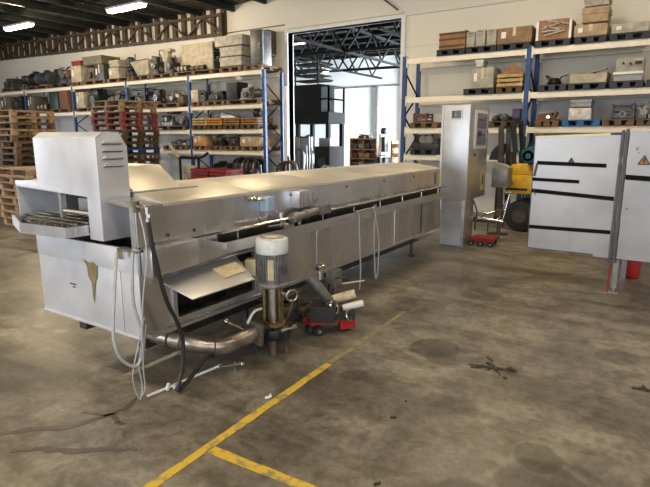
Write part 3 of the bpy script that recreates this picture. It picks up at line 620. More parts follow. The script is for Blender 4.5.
def k_column(t, w, d, h, m, r):
    MB().box(-w/2, w/2, .2, .2+w, 0, h*.9).build('column_shaft', m, t, .01)
    MB().box(-w*.55, w*.55, .18, .22+w, 0, .03).build('base_plate', m, t)
    MB().box(-w*.55, w*1.3, .19, .21+w, h*.88, h).build('head', m, t, .01)
    MB().tube([(-w*.5, .25, h*.93), (-w*.8, .12, h*.95), (-w*.85, .1, h*.8)], .012, 6).build('pipe', 'c_dark', t)
def k_sheet(t, w, d, h, m, r):
    MB().hexa([(-w/2, .1, 0), (w/2, .1, 0), (w/2, d*.7, 0), (-w/2, d*.7, 0)], [(-w/2, .14, h), (w/2, .12, .02), (w/2, d*.7, .02), (-w/2, d*.7, h*.9)]).build('sheet_fold', m, t)
def k_ball(t, w, d, h, m, r):
    MB().sphere((0, w*.6, w*.46), w*.48, 14).build('ball_casing', m, t); MB().cyl((0, w*.6, 0), (0, w*.6, .02), w*.3, n=12).build('base_plate', m, t)
def k_ramp(t, w, d, h, m, r):
    MB().prism([(-w/2, 0), (w/2, 0), (w*.42, h*.45), (w*.05, h), (-w*.3, h*.7)], 'y', .05, .065).build('folded_lid', m, t)
    MB().obox((0, d*.4, h*.25), (w*.8, d*.5, .012), (.35, .1, 0)).build('flap', m, t)
def k_coil(t, w, d, h, m, r):
    for k in range(3): MB().ring((0, d*.4, .035+k*.035), (.05*k, 0, 1), w*.36-.02*k, .018, 24, 6).build('cable_turn', m, t)
    MB().tube([(w*.3, d*.4, .1), (w*.4, d*.3, h*.9), (w*.75, d*.3, h*1.1)], .012, 6).build('cable_end', m, t)
    MB().tube([(-w*.3, d*.35, .1), (-w*.45, d*.3, h*1.1), (-w*.2, d*.3, h*.9)], .012, 6).build('cable_end', m, t)
def k_bin(t, w, d, h, m, r):
    b = MB().box(-w/2, w/2, 0, .02, 0, h*.75).box(-w/2, w/2, d-.02, d, 0, h).box(-w/2, -w/2+.02, .02, d-.02, 0, h*.75).box(w/2-.02, w/2, .02, d-.02, 0, h*.9).box(-w/2+.02, w/2-.02, .02, d-.02, 0, .02)
    b.build('bin_body', m, t)
    MB().obox((w*.08, d*.4, h*1.0), (w*.75, d*.6, .02), (.1, -.22, 0)).build('lid', 'c_pale', t)
    MB().sphere((w*.05, d*.3, h*.75), h*.3, 10, 1.6, 1, .8).build('scrap', 'c_dark', t)
def k_press(t, w, d, h, m, r):
    MB().box(-w/2, w/2, 0, d, 0, h*.28).build('base', 'c_steelgrey', t, .006)
    MB().box(-w/2-.01, w/2+.01, -.02, 0, h*.28, h*.38).box(-w/2, w/2, 0, d, h*.28, h*.38).build('white_band', 'white_paint', t)
    MB().box(-w*.46, w*.5, .03, d, h*.38, h*.95).build('upper_case', m, t, .012)
    for x, z in ((-.2, .75), (.05, .7)): MB().cyl((x*w, .03, h*z), (x*w, -.01, h*z), .02, n=10).build('knob', 'c_black', t)
    MB().box(w*.2, w*.44, .0, .03, h*.68, h*.8).build('vent', 'c_black', t)
    MB().box(-w*.3, w*.15, .1, d*.7, h*.95, h).build('top_cap', m, t)
def k_monitor(t, w, d, h, m, r):
    MB().box(-w/2, w/2, .03, .16, .02, h*1.4).build('case_body', m, t, .006); MB().box(-w*.4, w*.4, .025, .03, .05, h*1.3).build('screen', 'c_purple', t)
    MB().box(-w*.3, w*.3, .04, .2, 0, .02).build('foot', m, t)
def k_discs(t, w, d, h, m, r):
    MB().box(-w/2, w/2, .1, d, 0, h*.4).build('base', m, t, .006)
    MB().box(-w*.5, -w*.05, .3, d, h*.4, h).build('housing', m, t, .02)
    for x in (-.16, .06): MB().lathe([(h*.12, 0), (h*.3, .01), (h*.3, .03), (h*.1, .05)], (x*w, .24, h*.66), (.7, -1, .0), 18).build('disc', 'c_pale', t)
    MB().cyl((.1*w, .3, h*.66), (.34*w, .26, h*.62), .03, n=8).build('shaft', 'c_steelgrey', t)
    MB().box(w*.3, w*.46, .35, d, h*.4, h*.75).build('bracket', m, t)
KIND = dict(gearbox='gearbox')
KN = dict(block_machine='machine_housing', pump_unit='pump', motor_h='electric_motor', rags='machine_parts', carton='carton', lidbox='lidded_box', hopper='hopper', column='steel_column',
          cyls='roller', cabinet='cabinet', cabinet_open='glazed_cabinet', frame='metal_frame', slatcrate='slatted_crate', sheet='folded_sheet', ball='ball_casing', crate='plywood_crate',
          case='equipment_case', wrapcrate='wrapped_crate', ramp='rusty_sheet_pile', coil='cable_coil', bin='scrap_bin', press='bench_machine', monitor='small_monitor', discs='disc_machine')
def goods(kind, loc, w, d, h, colour, label, cat, rz=0, group=None, seed=0):
    t = thing(KN[kind], label, cat, loc, rz, group)
    globals()['k_'+kind](t, w, d, h, 'c_'+colour, random.Random(seed+int(abs(loc[0])*100)))
    return t
seen = {}
for n, (side, lv, pc, x0, x1, items) in enumerate(LOADS):
    z = LV[lv]-((.06 if lv == 4 else .02) if side == 'right' else 0)
    cw = {'brown': 'brown wooden', 'dark': 'dark wooden', 'black': 'black', 'blue': 'bright blue'}[pc]
    pallet(((x0+x1)/2, 10.55, z+.001), x1-x0, .84, .118, 'rack' if pc == 'brown' and n % 5 else pc, '%s pallet on the %s %s shelf under the %s' % (cw, names[lv], side, ' '.join(items[0][6].split()[:5])), '%s rack pallets' % side, seed=n)
    for i, (k, xc, w, dz, h, c, lab, cat) in enumerate(items):
        d = min(.7, max(.3, w*1.1)); yo = .02 + (.02 if dz > 0 else 0)
        if k == 'cabinet_open': yo = .26; d = .56
        if k == 'cyls': d = .22
        goods(k, (xc, 10.55+yo, z+.12+dz+.001), w, d, h, c, lab, cat, seed=n*10+i)
# grey box fixed to the wall beside the doorway
t = thing('wall_cabinet', 'grey metal box fixed high on the wall between rack and doorway', 'wall box', (-9.22, 11.49, 3.74))
MB().box(-.24, .22, -.35, 0, 0, .58).build('body', 'c_greybrown', t, .01); MB().box(-.22, .2, -.37, -.35, .02, .56).build('cabinet_door', 'c_greybrown', t, .004)
MB().box(-.24, .22, -.36, 0, -.03, 0).build('tray', 'white_paint', t)

# ------------------------------------------------------------ wooden pallet stacks on the left
def stack(x, y, w, d, n, h, kind, base_label, group, rz0=0, special=None, seed=0, z0=0.0):
    r = random.Random(seed); protos = {}
    for k in range(n):
        col, blk, lab = kind, None, base_label
        if special and k in special: col, blk, lab = special[k]
        elif r.random() < .35 and kind == 'brown': col = 'dark'
        loc = (x+r.uniform(-.03, .03), y+r.uniform(-.03, .03), z0+k*h+.0005*k); rz = rz0+r.uniform(-.03, .03)
        key = (col, blk)
        if key not in protos:
            protos[key] = pallet(loc, w, d, h-.001, col, lab, group, rz, blk, seed+k)
        else: copy_thing(protos[key], loc, lab, group, rz)
LT = 'light'; BR = 'brown'; DK = 'dark'
stack(-9.98, 4.95, 1.15, .85, 8, .132, LT, 'orange-brown wooden pallet in the low stack at the left behind the hood', 'low pallet stack', special={7: (LT, 'wood', 'light wooden pallet on top of the low stack behind the hood')}, seed=1)
stack(-12.97, 6.25, 1.3, 1.0, 16, .138, BR, 'wooden pallet in the tall stack at the left picture edge', 'tall stack at the left edge', special={14: (LT, 'wood_light', 'light wooden pallet second from the top of the stack at the left edge'), 15: (LT, 'wood_light', 'light orange pallet on top of the stack at the left edge'), 12: (LT, None, 'light pallet three below the top of the stack at the left edge'), 7: (DK, None, 'dark wooden pallet halfway up the stack at the left edge'), 8: (DK, None, 'dark wooden pallet halfway up the stack at the left edge')}, seed=5)
stack(-14.3, 7.5, 1.2, 1.0, 12, .14, DK, 'dark wooden pallet in the stack behind the two front stacks at the left', 'dark stack at the left', seed=9)
sp = {12: (BR, 'red_block', 'pallet with red painted blocks in the tall stack before the rack'), 13: (BR, 'red_block', 'pallet with red painted blocks in the tall stack before the rack'), 14: (BR, 'red_block', 'pallet with red painted blocks in the tall stack before the rack'),
      16: (LT, None, 'light wooden pallet on top of the tall stack before the rack'), 15: (LT, None, 'light wooden pallet second from the top of the tall stack before the rack'), 8: ('navy', None, 'dark blue pallet halfway up the tall stack before the rack'), 10: (DK, None, 'dark pallet in the upper half of the tall stack before the rack'), 6: (DK, None, 'dark pallet in the lower half of the tall stack before the rack')}
stack(-12.25, 8.55, 1.24, 1.12, 17, .149, BR, 'brown wooden pallet in the tall stack before the rack', 'tall pallet stack before the rack', special=sp, seed=21)

# ------------------------------------------------------------ things on the floor under and before the left rack
stack(-9.35, 9.15, 1.25, .8, 5, .125, BR, 'brown wooden pallet under the red crates before the left rack', 'pallets under the red crates', seed=41)
goods('slatcrate', (-9.68, 9.2, .63), .58, .6, .24, 'red', 'dark red slatted crate, left one of two before the left rack', 'crate')
goods('slatcrate', (-9.05, 9.2, .63), .56, .6, .24, 'red', 'dark red slatted crate, right one of two before the left rack', 'crate')
t = thing('bent_rail', 'black bent steel rail with a pale slanting end standing behind the red crates', 'rail', (-11.35, 9.85, 0))
MB().tube([(.35, 0, 1.1), (1.05, 0, 1.1), (1.35, 0, 1.22)], .035, 8).build('rail_bar', 'c_black', t)
MB().bar((-.10, 0, 1.45), (.25, 0, 1.08), .09, .03).build('slanting_end', 'c_cream', t)
MB().bar((.3, 0, 1.075), (1.0, 0, 1.075), .05).bar((.3, 0, 0), (.3, 0, 1.09), .05).bar((1.0, 0, 0), (1.0, 0, 1.08), .05).build('stand', 'c_black', t)
def floor_stand(x, w, h, label):
    t = goods('frame', (x, 10.7, 0), w, .55, h, 'dark', label, 'stand'); return t
floor_stand(-10.55, .75, .5, 'dark steel stand under the oily motor below the left rack')
floor_stand(-9.6, .85, .5, 'dark steel stand under the large ringed motor below the left rack')
goods('carton', (-10.95, 10.05, 0), .4, .5, .85, 'pale', 'pale grey-green box standing left of the dark motors on the floor', 'box')
goods('motor_h', (-10.55, 10.75, .502), .75, .5, .46, 'greendark', 'dark oily motor under the lowest shelf of the left rack', 'motor')
t = thing('generator', 'large dark motor with bright steel rings on the floor under the left rack', 'motor', (-9.55, 10.95, .502))
MB().cyl((-.42, 0, .3), (.3, 0, .3), .27, n=22).build('motor_body', 'c_dark', t)
for i, x in enumerate((-.28, -.05, .1, .34)): MB().ring((x, 0, .3), (1, 0, 0), .27, .028, 24, 6).build('steel_ring', 'c_steelgrey' if i % 2 else 'c_greybrown', t)
MB().box(-.35, .3, -.2, .2, 0, .07).build('foot', 'c_black', t)
t = thing('tubular_frame', 'black tubular frame with curved handles beside the blue end upright', 'frame', (-9.0, 10.35, 0))
for y in (0, .15): MB().tube([(-.25, y, .5), (-.2, y, .95), (-.05, y, 1.08), (.12, y, 1.0), (.14, y, .55)], .018, 8).build('hoop', 'c_black', t)
MB().bar((-.25, .07, 0), (-.25, .07, .52), .05).bar((.14, .07, 0), (.14, .07, .56), .05).bar((-.25, .07, .45), (.14, .07, .45), .04).build('stand', 'c_black', t)
t = thing('white_pipe', 'white upright pipe at the left side of the doorway', 'pipe', (-8.52, 11.02, 0))
MB().cyl((0, .2, .01), (0, .2, 2.9), .055, n=14).build('pipe_shaft', 'white_paint', t); MB().cyl((0, .2, 0), (0, .2, .02), .1, n=14).build('base_plate', 'c_greydark', t)
t = thing('hose_bundle', 'brown and black hoses hanging coiled on a hook at the foot of the white pipe', 'hoses', (-8.2, 10.9, .2))
for i in range(5): MB().ring((.02*i, .05*i-.1, .55+.02*i), (.2*i-.3, 1, .1), .26-.02*i, .03, 22, 7).build('hose_loop', ['rubber', 'c_rust', 'c_black', 'c_brown', 'rubber'][i], t)
MB().bar((0, .0, -.2), (0, .0, .95), .05).box(-.2, .2, -.15, .15, -.2, -.17).build('hook_stand', 'c_black', t)

r = random.Random(8)
goods('rags', (-10.42, 10.1, 0), .5, .45, .62, 'dark', 'dark oily pump parts on the floor in front of the oily motor', 'parts')
goods('block_machine', (-9.75, 10.0, 0), .6, .45, .82, 'greydark', 'dark grey gear machine on the floor in front of the ringed motor', 'machine')
goods('pump_unit', (-8.45, 9.6, 0), .5, .45, 1.0, 'dark', 'dark upright pump on the floor left of the doorway', 'pump')
goods('frame', (-9.7, 12.1, 0), .9, .8, 1.3, 'black', 'black machine frame just beyond the doorway at its left side', 'frame')
goods('pump_unit', (-8.95, 12.2, 0), .5, .5, 1.45, 'black', 'tall black pump standing just beyond the doorway', 'pump')
goods('rags', (-8.1, 12.3, 0), .8, .6, 1.0, 'black', 'black heap of machine parts on the floor in the middle of the doorway', 'parts')

# ------------------------------------------------------------ the hall beyond: platform, machines, shelving
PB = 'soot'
t = thing('steel_platform', 'dark steel platform with railing and a tower of shelves beyond the doorway', 'platform', (-9.6, 14.5, 0))
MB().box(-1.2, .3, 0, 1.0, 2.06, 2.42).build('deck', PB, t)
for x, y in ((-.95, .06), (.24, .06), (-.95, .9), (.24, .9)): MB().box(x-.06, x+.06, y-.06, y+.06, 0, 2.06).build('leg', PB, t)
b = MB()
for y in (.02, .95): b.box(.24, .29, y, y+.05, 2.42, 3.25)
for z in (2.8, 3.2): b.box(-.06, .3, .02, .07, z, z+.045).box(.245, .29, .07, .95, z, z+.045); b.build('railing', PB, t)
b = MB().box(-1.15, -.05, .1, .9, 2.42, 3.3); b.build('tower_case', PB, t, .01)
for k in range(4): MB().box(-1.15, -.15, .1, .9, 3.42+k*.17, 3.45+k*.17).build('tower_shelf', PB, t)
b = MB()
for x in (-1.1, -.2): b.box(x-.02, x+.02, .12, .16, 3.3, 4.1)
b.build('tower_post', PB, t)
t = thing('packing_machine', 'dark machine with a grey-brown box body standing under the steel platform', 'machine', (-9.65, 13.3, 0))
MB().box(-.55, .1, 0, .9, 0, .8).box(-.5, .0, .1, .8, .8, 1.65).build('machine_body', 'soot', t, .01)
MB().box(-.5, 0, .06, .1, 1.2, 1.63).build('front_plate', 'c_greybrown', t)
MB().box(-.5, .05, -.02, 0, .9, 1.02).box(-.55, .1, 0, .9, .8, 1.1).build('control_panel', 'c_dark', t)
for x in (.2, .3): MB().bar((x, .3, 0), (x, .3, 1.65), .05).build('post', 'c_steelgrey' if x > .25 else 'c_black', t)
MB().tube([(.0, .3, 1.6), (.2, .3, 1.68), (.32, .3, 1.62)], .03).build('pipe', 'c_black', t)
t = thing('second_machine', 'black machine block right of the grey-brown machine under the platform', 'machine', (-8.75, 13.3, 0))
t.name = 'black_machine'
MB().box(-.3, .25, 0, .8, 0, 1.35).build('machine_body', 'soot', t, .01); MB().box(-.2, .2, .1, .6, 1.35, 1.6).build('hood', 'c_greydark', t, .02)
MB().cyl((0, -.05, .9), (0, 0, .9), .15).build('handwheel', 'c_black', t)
t = thing('low_shelving', 'grey and orange low shelf unit against the bright wall beyond the doorway', 'shelving', (-9.98, 18, 0))
b = MB()
for x in (-.56, 0, .56): b.box(x-.03, x+.03, 0, .5, 0, 1.6)
b.build('shelf_post', 'c_rustorange', t)
for z in (.45, .8, 1.15, 1.55): MB().box(-.56, .56, 0, .5, z, z+.04).build('shelf', 'c_orangepale', t)
MB().box(-.53, .53, .46, .49, .1, 1.55).build('back_panel', 'c_pale', t)
r = random.Random(4)
for j, z in enumerate((.49, .84, 1.19)):
    for i in range(4):
        c = ['greybrown', 'tan', 'cream', 'red', 'greydark', 'orangepale'][(i*2+j*3) % 6]
        goods('lidbox', (-10.38+i*.27, 18.05, z+.002), .22, .3, .2, c, '%s box, %s on the %s board of the low orange shelves' % ({'greybrown': 'brown', 'greydark': 'grey', 'orangepale': 'orange'}.get(c, c), ['leftmost', 'second from the left', 'third from the left', 'rightmost'][i], ['lower', 'middle', 'upper'][j]), 'box', group='boxes on the low orange shelf unit', seed=i+j)
goods('block_machine', (-10.0, 18.05, 1.592), .6, .4, .16, 'dark', 'small dark device on top of the low orange shelf unit', 'machine')
goods('slatcrate', (-9.7, 16.6, .0), .8, .6, .45, 'blue', 'blue crate on the floor in front of the low orange shelf unit', 'crate')
goods('rags', (-10.6, 16.4, 0), .6, .6, .7, 'dark', 'dark heap of parts left of the blue crate beyond the doorway', 'parts')
t = thing('drill_press', 'white and black upright machine with a round head right of the orange shelf unit', 'machine', (-9.0, 17.6, 0))
MB().box(-.18, .18, 0, .4, 0, .9).build('base', 'c_black', t); MB().box(-.14, -.02, .05, .3, .9, 1.75).build('white_column', 'white_paint', t, .01)
MB().box(0, .14, .02, .3, 1.1, 1.65).build('black_body', 'c_dark', t, .01); MB().sphere((.03, .15, 1.85), .14, 12).build('head', 'c_black', t); MB().box(-.18, .18, -.06, .05, .95, 1.0).build('table', 'chrome', t)
MB().box(-.02, .05, -.03, 0, .15, .9).build('white_strip', 'white_paint', t)
t = thing('orange_rack', 'orange crate rack at the right side of the far hall behind the blue upright', 'rack', (-8.45, 18, 0))
for x in (-.33, .33): MB().box(x-.03, x+.03, 0, .5, 0, 1.5).build('post', 'c_rustorange', t)
for z in (.5, .9, 1.25): MB().box(-.33, .33, 0, .5, z, z+.14).build('shelf', 'c_orangepale', t)
# ------------------------------------------------------------ the tunnel machine
def wb(b, name, m, root, parent=None, bevel=0):
    """build from world coordinates into a thing standing at root.location"""
    o = Vector(root.location); b.v = [tuple(Vector(v)-o) for v in b.v]
    return b.build(name, m, parent or root, bevel)
XA, XB, Y0, Y1 = -3.68, -2.60, 1.955, 6.88
tm = thing('tunnel_washer', 'long stainless steel tunnel conveyor machine on the floor in the middle of the hall', 'machine', (-3.15, 4.6, 0))
# tank: folded sheet shell, hollow behind the service opening
zb, zt = .385, .945; OY0, OY1, OZ0, OZ1 = 2.22, 2.98, .455, .76; th = .012
b = MB().box(XA, XB, Y0, Y0+th, zb, zt)                                  # end sheet
b.box(XA, XA+th, Y0+th, Y1, zb, zt).box(XA+th, XB-th, Y0+th, Y1, zb, zb+th).box(XA, XB, Y1, Y1+th, zb, zt)
b.box(XB-th, XB, Y0+th, OY0, zb, zt).box(XB-th, XB, OY1, Y1, zb, zt).box(XB-th, XB, OY0, OY1, zb, OZ0).box(XB-th, XB, OY0, OY1, OZ1, zt)
wb(b, 'tank', 'steel_side', tm)
b = MB().box(XA-.004, -2.776, Y0-.007, Y0, zb, zt-.002).box(-2.768, XB+.003, Y0-.007, Y0, zb, zt-.002)
b.box(XA-.006, XB+.005, Y0-.012, Y0-.007, .80, zt).box(XA-.006, XB+.006, Y0-.013, Y0-.007, zb-.004, zb+.012)
wb(b, 'end_panel', 'steel_hood', tm, bevel=.002)
b = MB().prism([(-3.14, .828), (-3.08, .815), (-3.03, .822), (-3.0, .80), (-3.005, .73), (-3.03, .69), (-3.05, .60), (-3.06, .54), (-3.068, .60), (-3.07, .68), (-3.10, .72), (-3.105, .78)], 'y', Y0-.0145, Y0-.0125)
tag(wb(b, 'stain', 'stain', tm), 'ochre runny stain on the end panel')
b = MB().box(-3.33, -3.26, Y0-.0095, Y0-.0075, .632, .640).box(-3.30, -3.27, Y0-.0095, Y0-.0075, .612, .620)
wb(b, 'scuff_mark', 'c_dark', tm)
b = MB()                                                                # long side panels with raised seams
for y in (3.05, 3.85, 4.62, 5.45, 6.2): b.box(XB, XB+.006, y+.008, min(y+.79, Y1-.05), zb+.02, .80)
wb(b, 'side_panel', 'steel_side', tm)
b = MB().box(XB, XB+.022, OY0-.22, Y1-.6, zb-.005, zb+.018); wb(b, 'bottom_lip', 'steel', tm)
b = MB().box(XB, XB+.016, OY0-.03, OY0, OZ0-.03, OZ1+.02).box(XB, XB+.016, OY1, OY1+.03, OZ0-.03, OZ1+.02).box(XB, XB+.02, OY0, OY1, OZ0-.03, OZ0).box(XB, XB+.016, OY0, OY1, OZ1, OZ1+.02)
wb(b, 'opening_frame', 'steel', tm)
# lifted hatch flap
q = [(-2.585, 2.07, .735), (-2.585, 2.77, .765), (-2.29, 2.64, .655), (-2.31, 2.10, .650)]
b = MB().hexa(q, [(x, y, z+.008) for x, y, z in q])
h = wb(b, 'hatch_flap', 'steel', tm, bevel=.002)
q = [(-2.50, 2.46, .735), (-2.50, 2.68, .742), (-2.38, 2.66, .700), (-2.38, 2.45, .694)]
b = MB().hexa(q, [(x, y, z+.006) for x, y, z in q]); wb(b, 'hatch_label', 'label_cream', tm, h)
b = MB().cyl((-2.585, 2.12, .75), (-2.585, 2.79, .77), .010, n=8); wb(b, 'hinge', 'chrome', tm, h)
# shapes seen inside the opening
b = MB().box(-3.3, -2.8, 2.3, 2.9, zb+.02, zb+.2).cyl((-2.85, 2.45, zb+.03), (-2.85, 2.45, .8), .03).cyl((-2.8, 2.62, zb+.03), (-2.8, 2.62, .8), .03)
wb(b, 'inner_pump_housing', 'black_iron', tm)
# side gutter and rail along the machine
b = MB().prism([(XB, .80), (XB+.10, .82), (XB+.10, .895), (XB+.085, .895), (XB+.085, .835), (XB, .83)], 'y', 2.55, Y1-.04)
wb(b, 'side_gutter', 'steel', tm)
q0 = [(XB+.006, 1.97, .785), (XB+.105, 1.97, .785), (XB+.105, 2.6, .815), (XB+.006, 2.6, .815)]
q1 = [(XB+.006, 1.97, .955), (XB+.105, 1.97, .955), (XB+.105, 2.36, .962), (XB+.006, 2.36, .962)]
b = MB().hexa([(XB+.006, 1.97, .785), (XB+.105, 1.97, .785), (XB+.105, 1.97, .955), (XB+.006, 1.97, .955)], [(XB+.006, 2.34, .805), (XB+.105, 2.34, .805), (XB+.105, 2.34, .965), (XB+.006, 2.34, .965)])
b.hexa([(XB+.006, 2.34, .805), (XB+.105, 2.34, .805), (XB+.105, 2.34, .965), (XB+.006, 2.34, .965)], [(XB+.006, 2.6, .815), (XB+.105, 2.6, .822), (XB+.105, 2.6, .895), (XB+.006, 2.6, .895)])
wb(b, 'corner_cover', 'steel_side', tm, bevel=.004)
b = MB().cyl((XB+.07, 2.60, .965), (XB+.07, Y1-.02, .965), .012, n=10)
y = 2.75
while y < Y1-.2: b.cyl((XB-.01, y, .955), (XB+.07, y, .965), .008, n=8); b.cyl((XB+.07, y, .89), (XB+.07, y, .965), .006, n=8); y += .55
wb(b, 'guide_rail', 'chrome', tm)
b = MB().box(XB+.004, XB+.085, 2.62, Y1-.05, .836, .842).box(XB, XB+.008, 2.62, Y1-.05, .836, .944); wb(b, 'gutter_shade_sheet', 'black_iron', tm)  # black sheets line the gutter to paint in its inner shade
# roof cover over the tunnel in sections
RX0, RX1 = -3.69, -2.63
b = MB(); ye = [2.19, 3.05, 4.0, 4.95, 5.9, Y1]
for a, c in zip(ye[:-1], ye[1:]):
    b.prism([(RX0, .95), (RX1, .95), (RX1, 1.20), (RX1-.10, 1.222), (-3.0, 1.262), (-3.35, 1.262), (RX0, 1.20)], 'y', a+.003, c-.003)
wb(b, 'tunnel_cover', 'steel_roof', tm, bevel=.004)
b = MB().box(RX1, RX1+.012, 1.975, Y1, .952, 1.185).prism([(RX1, 1.185), (RX1, 1.198), (-2.90, 1.225), (-2.90, 1.212)], 'y', 1.975, 2.19); wb(b, 'cover_side_sheet', 'steel_side', tm)
b = MB()
for y in (2.2, 2.42): b.cyl((RX1+.012, y, 1.0), (RX1+.02, y, 1.0), .012, n=10)
for y in (3.5, 4.4, 5.2, 6.0): b.cyl((RX1+.012, y, 1.14), (RX1+.02, y, 1.14), .012, n=10)
wb(b, 'bolt', 'c_greydark', tm)
b = MB().prism([(-2.93, 1.238), (-3.16, 1.41), (-3.5, 1.41), (-3.66, 1.24)], 'y', 2.22, 2.62)
b.hexa([(-2.93, 2.62, 1.238), (-3.16, 2.62, 1.41), (-3.5, 2.62, 1.41), (-3.66, 2.62, 1.24)], [(-2.95, 2.72, 1.238), (-3.16, 2.70, 1.26), (-3.5, 2.70, 1.26), (-3.64, 2.72, 1.24)])
hp = wb(b, 'raised_entry_cover', 'steel_roof', tm, bevel=.003)
b = MB().box(-2.93, -2.90, 2.19, 2.74, 1.236, 1.256); wb(b, 'cover_lip', 'steel', tm)
# entry hood with louvres
HX0, HX1, HY0, HY1, HZ1 = -3.62, -2.925, 1.955, 2.175, 1.65
b = MB().prism([(-3.91, 1.265), (-3.91, 1.305), (HX0, 1.315), (HX0, 1.60), (HX1, 1.60), (HX1, .965), (-3.06, .965), (-3.06, 1.235)], 'y', HY0, HY0+.006)
b.prism([(HY0+.006, .965), (HY1, .965), (HY1, 1.54), (HY1-.035, 1.60), (HY1-.06, 1.632), (HY0+.045, 1.632), (HY0+.006, 1.60)], 'x', HX1-.006, HX1)
b.box(HX0, HX1-.006, HY1-.006, HY1, 1.262, 1.54).box(HX0, HX0+.006, HY0+.006, HY1, 1.262, 1.59)
b.hexa([(HX0, HY0, 1.60), (HX1, HY0, 1.60), (HX1, HY0+.05, 1.638), (HX0, HY0+.05, 1.638)], [(HX0, HY0+.006, 1.595), (HX1, HY0+.006, 1.595), (HX1, HY0+.055, 1.632), (HX0, HY0+.055, 1.632)])
b.box(HX0, HX1, HY0+.05, HY1-.05, 1.632, 1.638).hexa([(HX0, HY1-.055, 1.632), (HX1, HY1-.055, 1.632), (HX1, HY1, 1.54), (HX0, HY1, 1.54)], [(HX0, HY1-.055, 1.638), (HX1, HY1-.055, 1.638), (HX1, HY1+.004, 1.544), (HX0, HY1+.004, 1.544)])
# side pocket of the hood on the left
b.box(-3.91, -3.904, HY0+.006, HY0+.42, 1.01, 1.30).box(-3.91, HX0, HY0+.006, HY0+.42, 1.294, 1.30).box(-3.91, HX0+.06, HY0+.414, HY0+.42, 1.01, 1.294)
hood = wb(b, 'entry_hood', 'steel_hood', tm, bevel=.002)
b = MB()
for k in range(4):
    z = 1.575-k*.046
    b.prism([(HY0+.04, z-.008), (HY0+.055, z+.006), (HY1-.055, z+.006), (HY1-.04, z-.008)], 'x', HX1, HX1+.012)
wb(b, 'louvre', 'steel_hood', tm, hood)
b = MB()
for k in range(4): z = 1.575-k*.046; b.box(HX1, HX1+.010, HY0+.04, HY1-.04, z-.014, z-.009)
wb(b, 'louvre_slot', 'black_iron', tm, hood)
# things inside the hood mouth
b = MB().box(-3.46, -3.43, 2.0, 2.03, 1.07, 1.25).box(-3.36, -3.14, 2.08, 2.16, 1.12, 1.2).cyl((-3.40, 2.0, 1.12), (-3.05, 2.0, 1.12), .014, n=8)
wb(b, 'entry_bracket', 'steel', tm)
b = MB().box(-3.67, -2.93, 2.178, 2.186, .96, 1.255); wb(b, 'mouth_shade_panel', 'rubber', tm)  # black panel stands in for the shade inside the tunnel
# conveyor tray with a belt of rods
plan = [(-3.93, 2.02), (-3.95, 1.925), (-3.52, 1.755), (-3.08, 1.80), (-3.07, 1.86), (-3.065, 1.95)]
b = MB()
for (xa, ya), (xb, yb) in zip(plan[:-1], plan[1:]):
    b.hexa([(xa, ya, 1.0), (xb, yb, 1.0), (xb, yb, 1.058), (xa, ya, 1.058)], [(xa+.004, ya+.012, 1.0), (xb-.002, yb+.012, 1.0), (xb-.002, yb+.012, 1.058), (xa+.004, ya+.012, 1.058)])
b.prism([(x, y) for x, y in plan]+[(-3.07, 2.2), (-3.9, 2.2)], 'z', .992, 1.0)
wb(b, 'conveyor_tray', 'steel_sat', tm)
b = MB().prism([(-3.89, 2.0), (-3.89, 1.96), (-3.50, 1.80), (-3.12, 1.84), (-3.08, 1.9), (-3.08, 2.17), (-3.89, 2.17)], 'z', 1.008, 1.045)
belt = wb(b, 'conveyor_belt', 'black_iron', tm)
b = MB()
for k in range(13):
    x = -3.87+k*.062
    y0 = 1.97-(x+3.87)*.41 if x < -3.50 else 1.83
    b.bar((x, y0+.01, 1.052), (x+.05 if x < -3.2 else x, 2.16, 1.052), .022, .014)
for y in (1.89, 1.98, 2.06, 2.14): b.cyl((-3.66 if y < 1.9 else -3.86, y, 1.062), (-3.10, y, 1.062), .007, n=6)
wb(b, 'belt_rod', 'chrome', tm, belt)
# chain tensioner between hood and cover
b = MB().box(-2.665, -2.632, 1.965, 1.99, .95, 1.20); wb(b, 'tensioner_post', 'steel', tm)
b = MB().cyl((-2.78, 2.10, 1.20), (-2.60, 1.97, 1.225), .013, n=10).cyl((-2.76, 2.10, 1.15), (-2.62, 1.985, 1.18), .008, n=8).cyl((-2.76, 2.10, 1.02), (-2.65, 2.0, 1.03), .008, n=8)
b.box(-2.61, -2.585, 1.955, 1.98, 1.17, 1.24); wb(b, 'tension_screw', 'chrome', tm)
b = MB().lathe([(.045, 0), (.05, .01), (.045, .02)], (-2.74, 2.11, 1.07), (0, 1, 0), 20).box(-2.82, -2.66, 2.13, 2.17, .96, 1.19); wb(b, 'chain_wheel', 'black_iron', tm)
